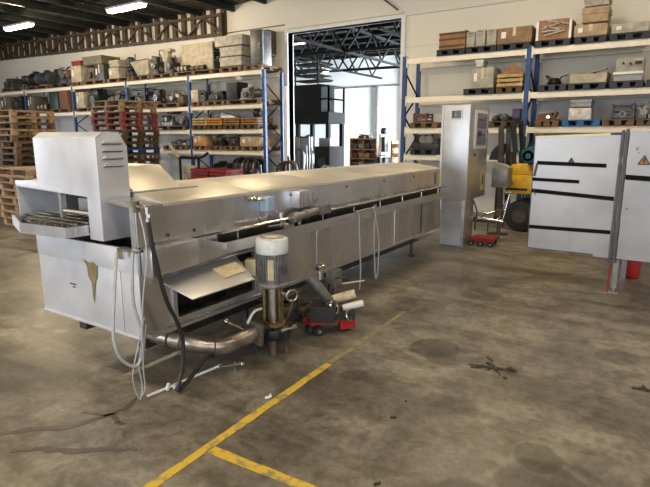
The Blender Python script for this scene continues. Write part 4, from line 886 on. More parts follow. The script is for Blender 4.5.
# drive and box on the cover side
b = MB().box(RX1+.012, RX1+.09, 3.10, 3.19, 1.05, 1.16); tag(wb(b, 'switch_box', 'switch_blue', tm, bevel=.006), 'pale blue switch box')
b = MB().tube([(RX1+.012, 2.98, 1.15), (RX1+.05, 3.0, 1.152), (RX1+.06, 3.1, 1.145)], .016); wb(b, 'cable_gland', 'chrome', tm)
b = MB().prism([(3.50, 1.03), (3.74, 1.04), (3.80, 1.08), (3.78, 1.11), (3.66, 1.17), (3.50, 1.165)], 'x', RX1+.012, RX1+.10)
dr = wb(b, 'gear_guard', 'steel', tm, bevel=.008)
b = MB()
for k in range(3): b.box(RX1+.10, RX1+.106, 3.54+k*.07, 3.55+k*.07, 1.03, 1.15)
b.cyl((RX1+.10, 3.75, 1.08), (RX1+.112, 3.75, 1.08), .014); wb(b, 'guard_rib', 'c_steelgrey', tm, dr)
b = MB().cyl((XB+.075, 3.42, .965), (XB+.075, 3.74, .985), .034, n=16).cyl((XB+.075, 3.39, .962), (XB+.075, 3.46, .967), .044, n=16).cyl((XB+.075, 3.56, .974), (XB+.075, 3.59, .976), .042, n=16).box(XB+.04, XB+.11, 3.74, 3.92, .95, 1.02).cyl((XB+.08, 3.48, .90), (XB+.08, 3.48, .97), .018, n=10)
wb(b, 'drive_motor', 'c_steelgrey', tm)
b = MB().box(XB+.0, XB+.12, 3.22, 3.36, .90, .925).cyl((XB+.05, 3.28, .925), (XB+.05, 3.28, 1.02), .022).cyl((XB+.10, 3.05, .945), (XB+.10, 3.3, .935), .008, n=6)
wb(b, 'lever_bracket', 'chrome', tm)
b = MB().box(RX1+.012, RX1+.03, 6.62, 6.72, 1.0, 1.16); wb(b, 'joint_plate', 'c_steelgrey', tm)
# supports below
b = MB()
for y in (3.9, 5.3, 6.6):
    for x in (-3.55, -2.95): b.box(x-.03, x+.03, y-.03, y+.03, .20, zb)
b.box(-2.92, -2.84, 2.15, 6.75, .20, .27).box(-3.6, -3.52, 2.15, 6.75, .20, .27)
for y in (2.4, 3.9, 5.3, 6.6): b.box(-3.6, -2.84, y-.04, y+.04, .27, .33)
wb(b, 'base_frame', 'steel_dark', tm)
for x, y in ((-3.56, 3.0), (-3.56, 6.6), (-2.88, 6.6), (-2.88, 3.2)):
    b = MB().cyl((x, y, .02), (x, y, .20), .02, n=10).cyl((x, y, 0), (x, y, .02), .05, n=14); wb(b, 'leg', 'steel_dark', tm)
# far end: lower tray and trestle beyond the cabinet
b = MB().box(-3.5, -2.72, Y1-.3, Y1+.3, .25, .30); wb(b, 'end_tray', 'steel', tm)

# ------------------------------------------------------------ suction pipe and pump
pp = thing('suction_pipe', 'oily stainless elbow pipe curving from under the tank to the pump', 'pipe', (-2.5, 2.5, 0))
b = MB().tube([(-2.85, 2.22, .29), (-2.70, 2.28, .26), (-2.58, 2.36, .225), (-2.47, 2.48, .195), (-2.43, 2.62, .195), (-2.41, 2.76, .215)], .058, 18); wb(b, 'pipe_bend', 'pipe_steel', pp)
b = MB().ring((-2.66, 2.305, .25), (.8, .4, -.18), .06, .009, 20, 6).ring((-2.74, 2.265, .268), (.8, .4, -.18), .06, .009, 20, 6).ring((-2.50, 2.44, .203), (.55, .7, -.15), .06, .006, 20, 6); wb(b, 'weld_ring', 'rusty', pp)
b = MB().obox((-2.41, 2.765, .215), (.165, .03, .165), (0, .1, -.1)); fl = wb(b, 'flange', 'c_greybrown', pp, bevel=.006)
b = MB()
for k in range(6): a = PI*k/3; b.cyl((-2.41+.073*math.cos(a), 2.74, .215+.073*math.sin(a)), (-2.41+.073*math.cos(a), 2.755, .215+.073*math.sin(a)), .01, n=6)
wb(b, 'bolt', 'chrome', pp, fl)
b = MB().cyl((-2.43, 2.66, .27), (-2.49, 2.56, .345), .009, n=8).sphere((-2.49, 2.56, .345), .016, 10); wb(b, 'valve_lever', 'chrome', pp)
b = MB().tube([(-2.42, 2.70, .30), (-2.41, 2.76, .37), (-2.405, 2.84, .375)], .010, 8); wb(b, 'white_handle', 'white_paint', pp)

pu = thing('vertical_pump', 'upright pump with pale blue motor and grey cooling fins beside the tank', 'pump', (-2.4, 2.94, 0))
PX, PY = -2.4, 2.97
b = MB().lathe([(.098, 0), (.098, .24), (.09, .25)], (PX, PY, .55), n=28); mo = wb(b, 'motor_body', 'motor_fins', pu)
b = MB()
for k in range(34):
    a = 2*PI*k/34; b.obox((PX+.105*math.cos(a), PY+.105*math.sin(a), .665), (.022, .0055, .215), (0, 0, a))
wb(b, 'cooling_fin', 'motor_fins', pu, mo)
b = MB().obox((PX+.112*math.cos(-1.0), PY+.112*math.sin(-1.0), .665), (.02, .045, .15), (0, 0, -1.0)); wb(b, 'name_plate', 'label_cream', pu, mo)
b = MB().lathe([(.118, 0), (.121, .01), (.121, .09), (.115, .106), (.095, .113), (.06, .115)], (PX, PY, .775), n=32); fc = wb(b, 'fan_cover', 'motor_paint', pu)
b = MB().lathe([(.09, 0), (.09, .004), (.052, .004), (.052, 0)], (PX, PY, .8885), n=28); wb(b, 'rust_ring', 'fan_rust', pu, fc)
b = MB().lathe([(.118, 0), (.12, .012), (.11, .022), (.10, .03)], (PX, PY, .530), n=28); wb(b, 'motor_flange', 'motor_fins', pu)
b = MB().obox((PX-.13, PY-.085, .665), (.08, .08, .12), (0, 0, .5)); tb = wb(b, 'terminal_box', 'label_cream', pu, bevel=.006)
b = MB().cyl((PX-.165, PY-.13, .63), (PX-.18, PY-.15, .63), .016, n=10).cyl((PX-.145, PY-.14, .70), (PX-.16, PY-.16, .70), .016, n=10); wb(b, 'cable_gland', 'c_rust', pu, tb)
b = MB().cyl((PX, PY, .24), (PX, PY, .532), .042, n=20); wb(b, 'shaft_sleeve', 'pipe_steel', pu)
b = MB()
for a in (.15, 1.3, 2.7, 3.9): b.obox((PX+.068*math.cos(a), PY+.068*math.sin(a), .38), (.016, .05, .29), (0, 0, a))
wb(b, 'lantern_leg', 'oily', pu)
b = MB().cyl((PX, PY, .512), (PX, PY, .531), .082, n=22).cyl((PX, PY, .22), (PX, PY, .245), .095, n=22); wb(b, 'coupling_plate', 'oily', pu)
b = MB().lathe([(.07, 0), (.115, .03), (.125, .06), (.115, .10), (.08, .12)], (PX, PY, .10), n=26).cyl((PX+.06, PY-.02, .16), (PX+.17, PY-.06, .17), .032, n=14).cyl((PX-.01, PY-.16, .215), (PX, PY-.09, .2), .05, n=16)
wb(b, 'volute', 'black_iron', pu)
b = MB()
for k in range(8): a = PI*k/4; b.cyl((PX+.085*math.cos(a), PY+.085*math.sin(a), .205), (PX+.085*math.cos(a), PY+.085*math.sin(a), .258), .009, n=6)
wb(b, 'stud_bolt', 'chrome', pu)
b = MB().cyl((PX+.04, PY-.05, 0), (PX+.04, PY-.05, .13), .024, n=12).cyl((PX-.06, PY+.05, 0), (PX-.06, PY+.05, .13), .02, n=12).cyl((PX+.1, PY+.03, 0), (PX+.1, PY+.03, .15), .018, n=12); wb(b, 'foot', 'rusty', pu)
b = MB().ring((PX+.155, PY+.03, .46), (.8, -.5, .0), .042, .008, 22, 8).bar((PX+.07, PY+.01, .48), (PX+.115, PY+.03, .455), .016); wb(b, 'ring_handle', 'chrome', pu)
b = MB().cyl((PX+.12, PY-.05, .2), (PX+.2, PY+.0, .235), .014, n=8).sphere((PX+.2, PY, .235), .02, 8); wb(b, 'bleed_valve', 'chrome', pu)

# ------------------------------------------------------------ valve group and red machine skate
sk = thing('machine_skate', 'red machine skate on wheels under the valve group beside the tank', 'machine skate', (-2.28, 3.56, 0), 0)
b = MB().prism([(-2.46, 3.42), (-2.34, 3.38), (-2.13, 3.64), (-2.14, 3.76), (-2.28, 3.76), (-2.44, 3.54)], 'z', .085, .12); wb(b, 'deck', 'red_paint', sk, bevel=.006)
b = MB().hexa([(-2.17, 3.57, .03), (-2.09, 3.68, .03), (-2.09, 3.68, .125), (-2.17, 3.57, .125)], [(-2.19, 3.59, .03), (-2.11, 3.70, .03), (-2.11, 3.70, .125), (-2.19, 3.59, .125)]); wb(b, 'side_plate', 'red_paint', sk)
for x, y in ((-2.37, 3.42), (-2.29, 3.42), (-2.17, 3.66), (-2.24, 3.72)):
    b = MB().cyl((x-.022, y+.015, .042), (x+.022, y-.015, .042), .042, n=18); w = wb(b, 'wheel', 'rubber', sk)
    b = MB().cyl((x-.025, y+.017, .042), (x+.025, y-.017, .042), .018, n=12); wb(b, 'wheel_hub', 'chrome', sk, w)
vg = thing('valve_group', 'grey valve and filter assembly with two pale cylinders resting on the red skate', 'valve assembly', (-2.3, 3.6, .12))
b = MB().cyl((-2.38, 3.45, .47), (-2.28, 3.58, .25), .044, n=18).cyl((-2.39, 3.44, .49), (-2.38, 3.45, .465), .055, n=18); wb(b, 'filter_housing', 'c_steelgrey', vg)
b = MB().cyl((-2.33, 3.50, .46), (-2.33, 3.50, .55), .028, n=16).lathe([(.035, 0), (.045, .015), (.045, .045), (.03, .055)], (-2.33, 3.50, .535), n=18); wb(b, 'chrome_knob', 'chrome', vg)
b = MB().box(-2.36, -2.27, 3.64, 3.76, .36, .50).obox((-2.315, 3.70, .51), (.05, .05, .03), (0, 0, 0)); wb(b, 'grey_box', 'c_steelgrey', vg, bevel=.006)
b = MB().cyl((-2.30, 3.60, .255), (-2.12, 3.72, .315), .038, n=18); wb(b, 'pale_cylinder', 'label_cream', vg)
b = MB().cyl((-2.18, 3.62, .205), (-2.04, 3.72, .245), .028, n=18); wb(b, 'small_cylinder', 'white_paint', vg)
b = MB().ring((-2.20, 3.52, .235), (.9, .1, .35), .055, .009, 22, 8).ring((-2.09, 3.57, .17), (.9, .1, .35), .04, .008, 22, 8); wb(b, 'ring_flange', 'chrome', vg)
b = MB().obox((-2.29, 3.5, .19), (.20, .22, .13), (0, 0, .5)).obox((-2.17, 3.62, .155), (.18, .14, .065), (0, 0, .6)).cyl((-2.27, 3.50, .235), (-2.20, 3.54, .235), .05).cyl((-2.32, 3.60, .12), (-2.32, 3.66, .38), .03, n=10); wb(b, 'valve_body', 'black_iron', vg)
b = MB().cyl((-2.31, 3.74, .36), (-2.13, 3.90, .385), .007, n=8); wb(b, 'pale_rod', 'label_cream', vg)
b = MB().tube([(-2.36, 3.48, .44), (-2.42, 3.38, .40), (-2.40, 3.28, .28), (-2.34, 3.32, .16)], .009, 6).tube([(-2.3, 3.66, .42), (-2.22, 3.62, .46), (-2.16, 3.7, .44)], .006, 6); wb(b, 'tubing', 'c_greendark', vg)
# dark pipework in the shade between pump and valves
ug = thing('drain_manifold', 'dark rusty drain pipework on the floor between pump and red skate', 'pipework', (-2.55, 3.25, 0))
b = MB().cyl((-2.62, 2.9, .10), (-2.62, 3.75, .10), .045, n=14).cyl((-2.62, 3.2, .1), (-2.62, 3.2, .36), .03, n=12).cyl((-2.62, 3.2, .1), (-2.42, 3.2, .1), .035, n=12).cyl((-2.48, 3.2, .1), (-2.44, 3.28, .33), .022, n=12).cyl((-2.50, 3.06, .24), (-2.46, 3.42, .26), .03, n=12); wb(b, 'pipe_run', 'rusty', ug)
b = MB().cyl((-2.45, 3.2, .1), (-2.43, 3.2, .1), .06, n=16).cyl((-2.62, 3.3, .1), (-2.62, 3.33, .1), .065, n=16); wb(b, 'flange', 'c_greydark', ug)
b = MB().box(-2.58, -2.54, 3.08, 3.12, 0, .38).box(-2.66, -2.44, 3.06, 3.46, .345, .362).box(-2.56, -2.46, 3.2, 3.38, .14, .30); wb(b, 'bracket', 'steel_dark', ug)
b = MB().box(-2.7, -2.54, 2.95, 3.0, 0, .06).box(-2.7, -2.54, 3.6, 3.65, 0, .06); wb(b, 'foot', 'black_iron', ug)

# ------------------------------------------------------------ hoses, cables and rod
def hose(name, label, pts, r, m, cat='hose', grp=None, n=8, extra=()):
    t = thing(name, label, cat, pts[-1] if pts[-1][2] < pts[0][2] else pts[0], 0, grp)
    b = MB().tube(pts, r, n); wb(b, 'hose_line' if cat == 'hose' else 'cable_line', m, t)
    for nm, bb, mm in extra: wb(bb, nm, mm, t)
    return t
X_ = -2.475
hose('rubber_hose', 'thick black rubber hose hanging from the machine corner down to the floor', [(X_, 1.945, 1.17), (X_, 1.95, 1.09), (X_, 1.98, .90), (X_, 2.04, .64), (X_, 2.12, .46), (X_, 2.15, .31), (X_, 2.13, .15), (X_, 2.09, .025), (X_, 2.19, .065), (X_-.01, 2.33, .14), (X_-.01, 2.42, .135)], .014, 'rubber',
     extra=[('hose_fitting', MB().cyl((X_, 1.945, 1.13), (X_, 1.945, 1.215), .014, n=12).cyl((X_, 1.945, 1.155), (X_, 1.945, 1.175), .019, n=6).cyl((X_, 1.945, 1.21), (-2.585, 1.965, 1.21), .010, n=10), 'chrome')])
Xc = -2.57
hose('drain_hose', 'light grey hose hanging in a big loop in front of the tank corner', [(-2.56, 1.89, .95), (-2.56, 1.87, .67), (-2.56, 1.91, .47), (-2.56, 1.91, .34), (-2.56, 1.86, .26), (-2.565, 1.77, .33), (-2.57, 1.73, .47), (-2.58, 1.76, .70), (-2.64, 1.84, .95)], .010, 'cable')
hose('white_cable', 'thin white cable hanging straight down at the machine corner and ending frayed on the floor', [(-2.54, 1.94, 1.18), (-2.485, 1.93, .96), (-2.53, 1.915, .66), (-2.54, 1.89, .39), (-2.58, 1.89, .24), (-2.60, 1.92, .10), (-2.60, 1.90, .012)], .0045, 'cable', 'cable')
hose('white_cable', 'second thin white cable in a narrow loop under the grey hose', [(-2.545, 1.93, .55), (-2.59, 1.86, .24), (-2.60, 1.86, .13), (-2.60, 1.89, .03), (-2.59, 1.93, .08), (-2.59, 1.93, .24), (-2.55, 1.94, .5)], .004, 'cable', 'cable')
cp = thing('corner_cable_clip', 'small bright metal cable clip at the top corner of the tank', 'clip', (-2.62, 1.9, .955))
b = MB().box(-2.70, -2.52, 1.885, 1.935, .947, .962).box(-2.69, -2.64, 1.88, 1.90, .90, .95); wb(b, 'clip_plate', 'chrome', cp)
hose('hanging_cable', 'pale cable hanging from the side gutter in the middle of the machine', [(-2.49, 4.38, .905), (-2.485, 4.42, .86), (-2.48, 4.43, .6), (-2.47, 4.44, .3), (-2.475, 4.43, .12)], .007, 'cable', 'cable')
hose('hanging_cable', 'pale cable hanging in a long narrow loop from the side gutter right of the middle', [(-2.49, 4.72, .90), (-2.485, 4.76, .82), (-2.48, 4.84, .55), (-2.48, 4.83, .24), (-2.48, 4.79, .15), (-2.48, 4.76, .28), (-2.485, 4.74, .6), (-2.49, 4.77, .86)], .007, 'cable', 'cable')
cl = thing('cable_clamp', 'small metal clamp holding the pale cables on the side gutter', 'clamp', (-2.5, 4.6, .9))
b = MB().cyl((-2.50, 4.36, .905), (-2.50, 4.80, .905), .010, n=8).box(-2.515, -2.485, 4.74, 4.79, .897, .935); wb(b, 'clamp_bar', 'chrome', cl)
rd = thing('steel_rod', 'thin bright steel rod lying slanted on the floor beside the black hose', 'rod', (-2.5, 2.2, 0))
b = MB().cyl((-2.60, 1.95, .012), (-2.47, 2.47, .055), .0085, n=10).cyl((-2.568, 2.08, .010), (-2.552, 2.08, .055), .012, n=8).cyl((-2.552, 2.12, .006), (-2.545, 2.13, .03), .01, n=8); wb(b, 'rod_bar', 'white_paint', rd)
b = MB().cyl((-2.47, 2.45, .05), (-2.40, 2.60, .035), .012, n=8).sphere((-2.40, 2.61, .03), .025, 8).cyl((-2.42, 2.56, .0), (-2.42, 2.56, .06), .010, n=8); wb(b, 'rod_joint', 'chrome', rd)

# ------------------------------------------------------------ control cabinet
cc = thing('control_cabinet', 'tall stainless control cabinet with small window standing on a pedestal at the far end', 'control cabinet', (-2.68, 7.9, 0))
CX0, CX1, CY0, CY1 = -2.87, -2.47, 7.57, 8.50
b = MB().box(CX0, CX1, CY0+.02, CY1, .70, 2.07); bd = wb(b, 'cabinet_body', 'steel', cc, bevel=.004)
b = MB().box(CX0+.01, CX1, CY0, CY0+.02, .705, 2.065); dd = wb(b, 'cabinet_door', 'steel_sat', cc, bevel=.004)
b = MB().box(-2.76, -2.58, CY0-.012, CY0, 1.86, 2.00); fr = wb(b, 'window_frame', 'white_paint', cc, dd, bevel=.003)
b = MB().box(-2.735, -2.60, CY0-.016, CY0-.012, 1.88, 1.985); wb(b, 'window_glass', 'screen', cc, dd)
b = MB().box(-2.69, -2.665, CY0-.018, CY0-.016, 1.89, 1.98).box(-2.655, -2.65, CY0-.018, CY0-.016, 1.89, 1.98); wb(b, 'meter', 'c_steelgrey', cc, dd)
b = MB().box(CX0-.02, CX0+.008, CY0-.004, CY0+.10, .70, 2.07); wb(b, 'hinge_strip', 'white_paint', cc)
b = MB().box(CX1, CX1+.022, 7.78, 8.36, 1.44, 2.0); sf = wb(b, 'display_frame', 'white_paint', cc, bevel=.004)
b = MB().box(CX1+.022, CX1+.026, 7.85, 8.31, 1.49, 1.96); wb(b, 'display_glass', 'screen_lilac', cc, sf)
b = MB()
for k in range(4): b.box(CX1+.026, CX1+.028, 7.88, 8.28, 1.53+k*.11, 1.545+k*.11)
b.box(CX1+.026, CX1+.028, 7.9, 8.05, 1.62, 1.70); wb(b, 'display_row', 'c_purple', cc, sf)
b = MB().cyl((CX1, 7.85, 1.36), (CX1+.02, 7.85, 1.36), .022, n=14).cyl((CX1, 8.42, 1.7), (CX1+.02, 8.42, 1.7), .02, n=12); wb(b, 'cabinet_lock', 'c_rust', cc)
b = MB().box(CX1, CX1+.004, 8.22, 8.42, .80, 1.12); lb = wb(b, 'side_label', 'label_cream', cc)
b = MB().box(CX1+.004, CX1+.006, 8.29, 8.36, .88, 1.04); wb(b, 'label_print', 'c_rust', cc, lb)
b = MB().box(-2.86, -2.50, CY0+.05, 8.05, .0, .70); pd = wb(b, 'pedestal', 'steel', cc, bevel=.004)
b = MB().box(-2.85, -2.535, CY0+.035, CY0+.05, .01, .69); wb(b, 'pedestal_cover', 'steel_sat', cc, pd)
b = MB()
for z in (.12, .35, .6): b.cyl((-2.515, CY0+.049, z), (-2.515, CY0+.04, z), .008, n=8)
b.cyl((-2.50, 7.72, .62), (-2.49, 7.72, .62), .012, n=8).cyl((-2.50, 7.72, .1), (-2.49, 7.72, .1), .012, n=8); wb(b, 'screw', 'c_greydark', cc, pd)

# pipework, grey bin, skate behind the cabinet
vp = thing('valve_pipe', 'horizontal stainless pipe arm with a tall T-handle right of the control cabinet', 'pipework', (-2.3, 8.3, 0))
b = MB().cyl((-2.50, 8.25, .36), (-2.10, 8.28, .33), .028, n=14).cyl((-2.10, 8.28, .33), (-2.08, 8.28, .33), .05, n=16).cyl((-2.46, 8.4, .40), (-2.14, 8.55, .47), .022, n=12); wb(b, 'pipe_arm', 'chrome', vp)
b = MB().cyl((-2.13, 8.4, .34), (-2.06, 8.44, .78), .012, n=10).cyl((-2.12, 8.42, .76), (-2.0, 8.44, .74), .014, n=10).cyl((-2.20, 8.4, .34), (-2.07, 8.44, .72), .008, n=8); wb(b, 'valve_handle', 'chrome', vp)
b = MB().box(-2.24, -2.14, 8.3, 8.44, .40, .50).sphere((-2.09, 8.3, .28), .035, 10).cyl((-2.15, 8.28, .34), (-2.15, 8.52, .44), .02, n=8); wb(b, 'valve_body', 'rusty', vp)
b = MB().cyl((-2.32, 8.26, .16), (-2.32, 8.26, .34), .008, n=8).cyl((-2.2, 8.5, 0), (-2.2, 8.5, .45), .012, n=8); wb(b, 'support_rod', 'steel_dark', vp)
b = MB().tube([(-2.50, 8.02, .66), (-2.42, 7.98, .50), (-2.44, 7.98, .3), (-2.44, 8.0, .2)], .012); wb(b, 'loose_tube', 'c_greydark', vp)
s2 = thing('machine_skate', 'red machine skate on the floor right behind the control cabinet', 'machine skate', (-2.28, 7.98, 0))
b = MB().box(-2.46, -2.10, 7.86, 8.14, .085, .12); wb(b, 'deck', 'c_red', s2, bevel=.006)
b = MB().box(-2.46, -2.10, 7.83, 7.86, .04, .12); wb(b, 'side_plate', 'c_red', s2)
for x, y in ((-2.42, 7.80), (-2.28, 7.80), (-2.14, 7.80), (-2.4, 8.1), (-2.16, 8.1)):
    b = MB().cyl((x, y-.02, .04), (x, y+.02, .04), .04, n=16); w = wb(b, 'wheel', 'rubber', s2)
    b = MB().cyl((x, y-.024, .04), (x, y+.024, .04), .016, n=10); wb(b, 'wheel_hub', 'chrome', s2, w)
gb = thing('grey_switch_box', 'plain grey steel box standing behind the control cabinet beside the forklift', 'box', (-2.33, 8.95, 0))
b = MB().box(-2.46, -2.20, 8.8, 9.1, .80, 1.12); wb(b, 'box_body', 'c_steelgrey', gb, bevel=.01)
b = MB().box(-2.36, -2.34, 8.94, 8.97, 0, .80).box(-2.5, -2.2, 8.85, 9.05, 0, .02); wb(b, 'stand', 'steel_dark', gb)
b = MB().prism([(-2.46, 1.121), (-2.2, 1.121), (-2.28, 1.17), (-2.45, 1.20)], 'y', 8.84, 9.06); wb(b, 'top_plate', 'c_beige', gb)

# ------------------------------------------------------------ forklift
fk = thing('forklift', 'small yellow forklift parked between the control cabinet and the steel doors', 'forklift', (-2.1, 9.6, 0))
b = MB().box(-2.38, -1.3, 9.35, 10.2, .66, .98).prism([(-2.38, .98), (-2.30, 1.16), (-2.06, 1.18), (-1.98, .98)], 'y', 9.4, 10.15).hexa([(-1.9, 9.6, .42), (-1.3, 9.6, .42), (-1.3, 9.95, .42), (-1.9, 9.95, .42)], [(-2.0, 9.6, .66), (-1.3, 9.6, .66), (-1.3, 9.95, .66), (-2.0, 9.95, .66)])
wb(b, 'chassis', 'yellow_paint', fk, bevel=.03)
b = MB().box(-1.5, -1.2, 9.6, 9.95, .5, .66).box(-1.5, -1.2, 9.4, 10.15, .66, 1.2); wb(b, 'counterweight', 'yellow_paint', fk, bevel=.05)
b = MB().box(-2.37, -2.0, 9.34, 9.35, .72, .76).box(-2.37, -2.25, 9.335, 9.35, .8, .86); wb(b, 'dark_marking', 'c_black', fk)
b = MB().lathe([(.10, -.06), (.16, .02), (.16, .22), (.10, .28)], (-2.06, 9.55, 1.3), (0, 1, 0), 20); en = wb(b, 'round_gauge_housing', 'teal', fk)
b = MB().cyl((-2.06, 9.50, 1.3), (-2.06, 9.49, 1.3), .09, n=20); wb(b, 'gauge_ring', 'c_greydark', fk, en)
b = MB().cyl((-2.06, 9.49, 1.3), (-2.06, 9.485, 1.3), .05, n=20); wb(b, 'gauge_centre', 'teal', fk, en)
b = MB().box(-2.02, -1.7, 9.5, 10.0, 1.18, 1.36); wb(b, 'seat_hood', 'teal', fk, bevel=.03)
for x, y in ((-2.12, 9.5), (-2.12, 10.05), (-1.5, 9.5), (-1.5, 10.05)):
    b = MB().lathe([(.19, 0), (.26, .02), (.27, .05), (.27, .13), (.26, .16), (.19, .18)], (x, y-.09, .27), (0, 1, 0), 26); w = wb(b, 'wheel', 'rubber', fk)
    b = MB().cyl((x, y-.10, .27), (x, y-.08, .27), .12, n=20); wb(b, 'wheel_hub', 'c_greydark', fk, w)
b = MB()
for y in (9.5, 10.0): b.bar((-2.47, y, .25), (-2.54, y, 1.80), .055, .09)
b.box(-2.57, -2.51, 9.5, 10.0, 1.76, 1.81).box(-2.52, -2.44, 9.5, 10.0, .3, .4); wb(b, 'mast', 'c_greydark', fk)
b = MB().bar((-2.27, 9.48, 1.35), (-2.34, 9.48, 1.86), .09, .07).bar((-2.27, 10.02, 1.35), (-2.34, 10.02, 1.86), .09, .07).box(-2.39, -2.30, 9.45, 10.05, 1.84, 1.90)
b.bar((-2.28, 9.48, 1.1), (-2.30, 9.48, 1.37), .07).bar((-2.28, 10.02, 1.1), (-2.30, 10.02, 1.37), .07); wb(b, 'overhead_guard', 'c_black', fk)
b = MB().prism([(-2.74, 1.22), (-2.58, 1.22), (-2.54, 1.5), (-2.62, 1.46), (-2.70, 1.36)], 'y', 9.55, 9.95); wb(b, 'carriage_plate', 'c_black', fk)
b = MB()
for y in (9.6, 9.85): b.box(-3.4, -2.56, y, y+.1, .08, .12).box(-2.6, -2.56, y, y+.1, .12, 1.25)
wb(b, 'fork', 'c_black', fk)

# ------------------------------------------------------------ steel enclosure with the open door on the right
se = thing('steel_enclosure', 'white-grey steel cabinet at the right edge with its door swung wide open', 'cabinet', (-.42, 6.2, 0))
YD = 6.16
b = MB().prism([(-1.27, .385), (-1.27, 1.61), (-.50, 1.63), (-.455, 1.63), (-.455, .36), (-.60, .36), (-.60, .385)], 'y', YD, YD+.02)
b.box(-1.27, -1.26, YD+.02, YD+.05, .40, 1.60).box(-1.25, -.47, YD+.02, YD+.05, 1.58, 1.60).box(-1.25, -.47, YD+.02, YD+.05, .40, .42)
dl = wb(b, 'cabinet_door', 'door_sheet', se)
b = MB().prism([(-1.275, 1.60), (-1.275, 1.62), (-.55, 1.65), (-.55, 1.625)], 'y', YD-.008, YD); tag(wb(b, 'edge_strip', 'edge_yellow', se, dl), 'yellowish protective strip along the top edge')
def band(za, zc, xa, xb, w=.028, m='soot', nm='black_band'):
    b = MB().prism([(xa, za-w/2), (xb, zc-w/2), (xb, zc+w/2), (xa, za+w/2)], 'y', YD-.010, YD-.001)
    return wb(b, nm, m, se, dl)
band(1.335, 1.32, -1.235, -.56, .040); band(1.155, 1.145, -1.27, -.80, .036); band(1.03, .985, -1.27, -.46, .042); band(.625, .635, -1.268, -.46, .040)
b = MB().bar((-1.235, YD-.008, 1.33), (-1.255, YD-.008, 1.19), .010, .022).bar((-1.25, YD-.008, 1.05), (-1.23, YD-.008, .98), .006, .008); wb(b, 'tape_end', 'tape', se, dl)
b = MB().box(-1.278, -1.268, YD-.004, YD+.03, .385, 1.20).box(-1.27, -.60, YD-.004, YD+.004, .375, .387); wb(b, 'dark_edge', 'c_greydark', se, dl)
def sign(x, z, s, y, parent):
    b = MB().prism([(x-s/2, z), (x+s/2, z), (x, z+s*.86)], 'y', y-.003, y); a = wb(b, 'warning_sign', 'sign_orange', se, parent)
    return a
def rim(x, z, s, y, nm='sign_border'):
    b = MB(); c = [(x-s/2, z), (x+s/2, z), (x, z+s*.86)]
    for i in range(3):
        p, q = c[i], c[(i+1) % 3]; b.bar((p[0], y-.005, p[1]), (q[0], y-.005, q[1]), .006, .009)
    # lightning bolt
    b.bar((x+.1*s, y-.005, z+.60*s), (x-.10*s, y-.005, z+.34*s), .004, .012*s/.1).bar((x-.10*s, y-.005, z+.36*s), (x+.10*s, y-.005, z+.36*s), .004, .008*s/.1).bar((x+.10*s, y-.005, z+.36*s), (x-.03*s, y-.005, z+.10*s), .004, .010*s/.1)
    return b
sg = sign(-.895, 1.345, .055, YD, dl)
wb(rim(-.895, 1.345, .055, YD), 'sign_symbol', 'sign_black', se, sg)
# fixed body of the enclosure, running out of the picture
b = MB().box(-.375, .75, 6.10, 6.12, .375, 1.665).box(-.375, -.36, 6.12, 6.85, .375, 1.665).box(-.36, .75, 6.12, 6.85, 1.65, 1.665).box(-.36, .75, 6.12, 6.85, .375, .39).box(.735, .75, 6.12, 6.85, .39, 1.65).box(-.36, .735, 6.835, 6.85, .39, 1.65)
body = wb(b, 'enclosure_body', 'door_sheet', se)
b = MB().prism([(-.375, 1.19), (.75, 1.14), (.75, 1.19), (-.375, 1.24)], 'y', 6.091, 6.10); wb(b, 'black_band', 'soot', se, body)
sg = sign(-.23, 1.345, .10, 6.10, body); wb(rim(-.23, 1.345, .10, 6.10), 'sign_symbol', 'sign_black', se, sg)
b = MB().cyl((-.30, 6.10, 1.49), (-.30, 6.095, 1.49), .008, n=8).cyl((-.33, 6.10, .9), (-.33, 6.095, .9), .008, n=8).cyl((-.28, 6.10, 1.46), (-.28, 6.095, 1.46), .006, n=8).bar((-.31, 6.097, 1.505), (-.28, 6.097, 1.505), .004, .006); wb(b, 'bolt', 'c_greydark', se, body)
b = MB().box(-.45, -.425, 6.13, 6.19, .33, 1.68); wb(b, 'hinge_post', 'steel_dark', se)
b = MB().box(-.415, -.385, 6.12, 6.20, .36, 1.69).box(-.47, -.375, 6.11, 6.2, .325, .36); wb(b, 'door_frame_post', 'c_greydark', se)
b = MB().box(-.40, -.35, 6.14, 6.20, .05, .36).box(-.425, -.325, 6.12, 6.22, 0, .012).cyl((-.375, 6.17, .012), (-.375, 6.17, .06), .018); wb(b, 'leg', 'c_steelgrey', se)
for x, y in ((.70, 6.17), (.70, 6.8), (-.33, 6.8)):
    b = MB().box(x-.025, x+.025, y-.03, y+.03, .012, .375).box(x-.05, x+.05, y-.05, y+.05, 0, .012); wb(b, 'leg', 'c_steelgrey', se)
b = MB().box(-.435, -.415, 6.11, 6.13, .01, .33); wb(b, 'red_strip', 'c_red', se)
rb = thing('red_bin', 'red plastic crate on the floor under the steel cabinet at the right edge', 'crate', (-.27, 7.06, 0))
wb(MB().hexa([(-.36, 6.92, .004), (-.18, 6.92, .004), (-.18, 7.2, .004), (-.36, 7.2, .004)], [(-.375, 6.9, .27), (-.165, 6.9, .27), (-.165, 7.22, .27), (-.375, 7.22, .27)]), 'crate_body', 'red_paint', rb, bevel=.006)
wb(MB().box(-.385, -.155, 6.89, 7.23, .27, .285), 'crate_rim', 'c_red', rb)

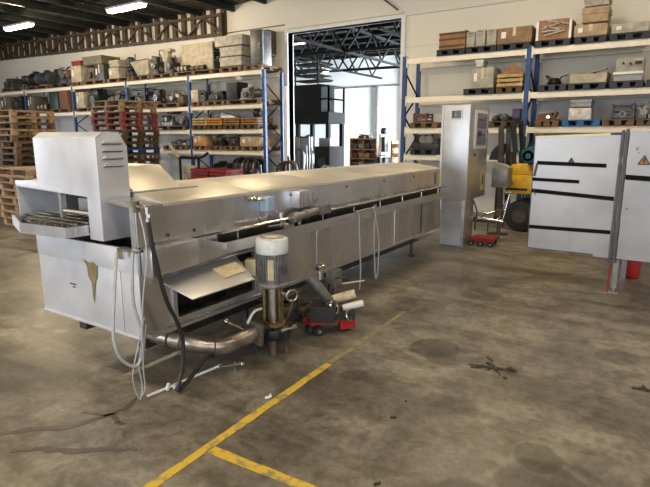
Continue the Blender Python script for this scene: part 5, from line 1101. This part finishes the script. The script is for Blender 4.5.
# ------------------------------------------------------------ light
def area(name, loc, rot, sx, sy, power, col):
    l = bpy.data.lights.new(name, 'AREA'); l.shape = 'RECTANGLE'; l.size = sx; l.size_y = sy; l.energy = power; l.color = col
    o = bpy.data.objects.new(name, l); COL.objects.link(o); o.location = loc; o.rotation_euler = rot; return o
DAY = (.86, .93, 1.0); WARM = (1.0, .80, .53)
area('daylight_roller_door_left', (-5.5, YB-.05, 2.15), (PI/2, 0, 0), 5.8, 4.1, 450, DAY)
area('daylight_west_door', (XL+.05, .5, 2.1), (PI/2, 0, -PI/2), 6.0, 4.0, 700, DAY)
area('daylight_roller_door_right', (3.25, YB-.05, 2.15), (PI/2, 0, 0), 4.3, 4.1, 280, DAY)
area('daylight_side_door', (XR+.05, -3.0, 2.1), (PI/2, 0, PI/2), 4.8, 4.0, 150, DAY)
area('added_far_wall_fill', (-4.1, 19.9, 2.0), (PI/2, 0, PI/2), 3.8, 3.8, 5200, DAY)  # added lamp at an unseen side opening, brightens the far wall
# rows of ceiling lamps: the visible pair belong to the row at y = 8.6, more hang over the hall
for x in (-15.75, -11.35, -6.9, -2.4, 2.1):
    for y in (8.3, 4.2, .0, -4.5):
        if y > 8 and x < -10:
            p = bpy.data.lights.new('tube_glow', 'POINT'); p.energy = 190; p.color = WARM; p.shadow_soft_size = .07
            po = bpy.data.objects.new('tube_glow', p); COL.objects.link(po); po.location = (x, 8.7 if x > -12 else 8.45, 4.5); continue
        l = area('lamp_glow', (x, y, RZ(x)-.32), (0, 0, 0), 1.3, .2, {8.3: 92, 4.2: 42, .0: 100, -4.5: 100}[y], WARM)
# bring the daylight in
w = bpy.data.worlds.new('sky'); sc.world = w; w.use_nodes = True
bg = w.node_tree.nodes['Background']; bg.inputs['Color'].default_value = (.80, .90, 1.0, 1); bg.inputs['Strength'].default_value = 1.2

# ------------------------------------------------------------ camera
cam = bpy.data.cameras.new('camera'); co = bpy.data.objects.new('camera', cam); COL.objects.link(co); sc.camera = co
cam.sensor_width = 36; cam.lens = 527/650*36; cam.clip_start = .05; cam.clip_end = 200
co.location = (0, 0, 1.6); co.rotation_euler = (math.radians(90-11.32), 0, math.radians(33.07))
sc.view_settings.view_transform = 'Standard'; sc.view_settings.look = 'None'; sc.view_settings.gamma = 1
sc.view_settings.exposure = 0.0
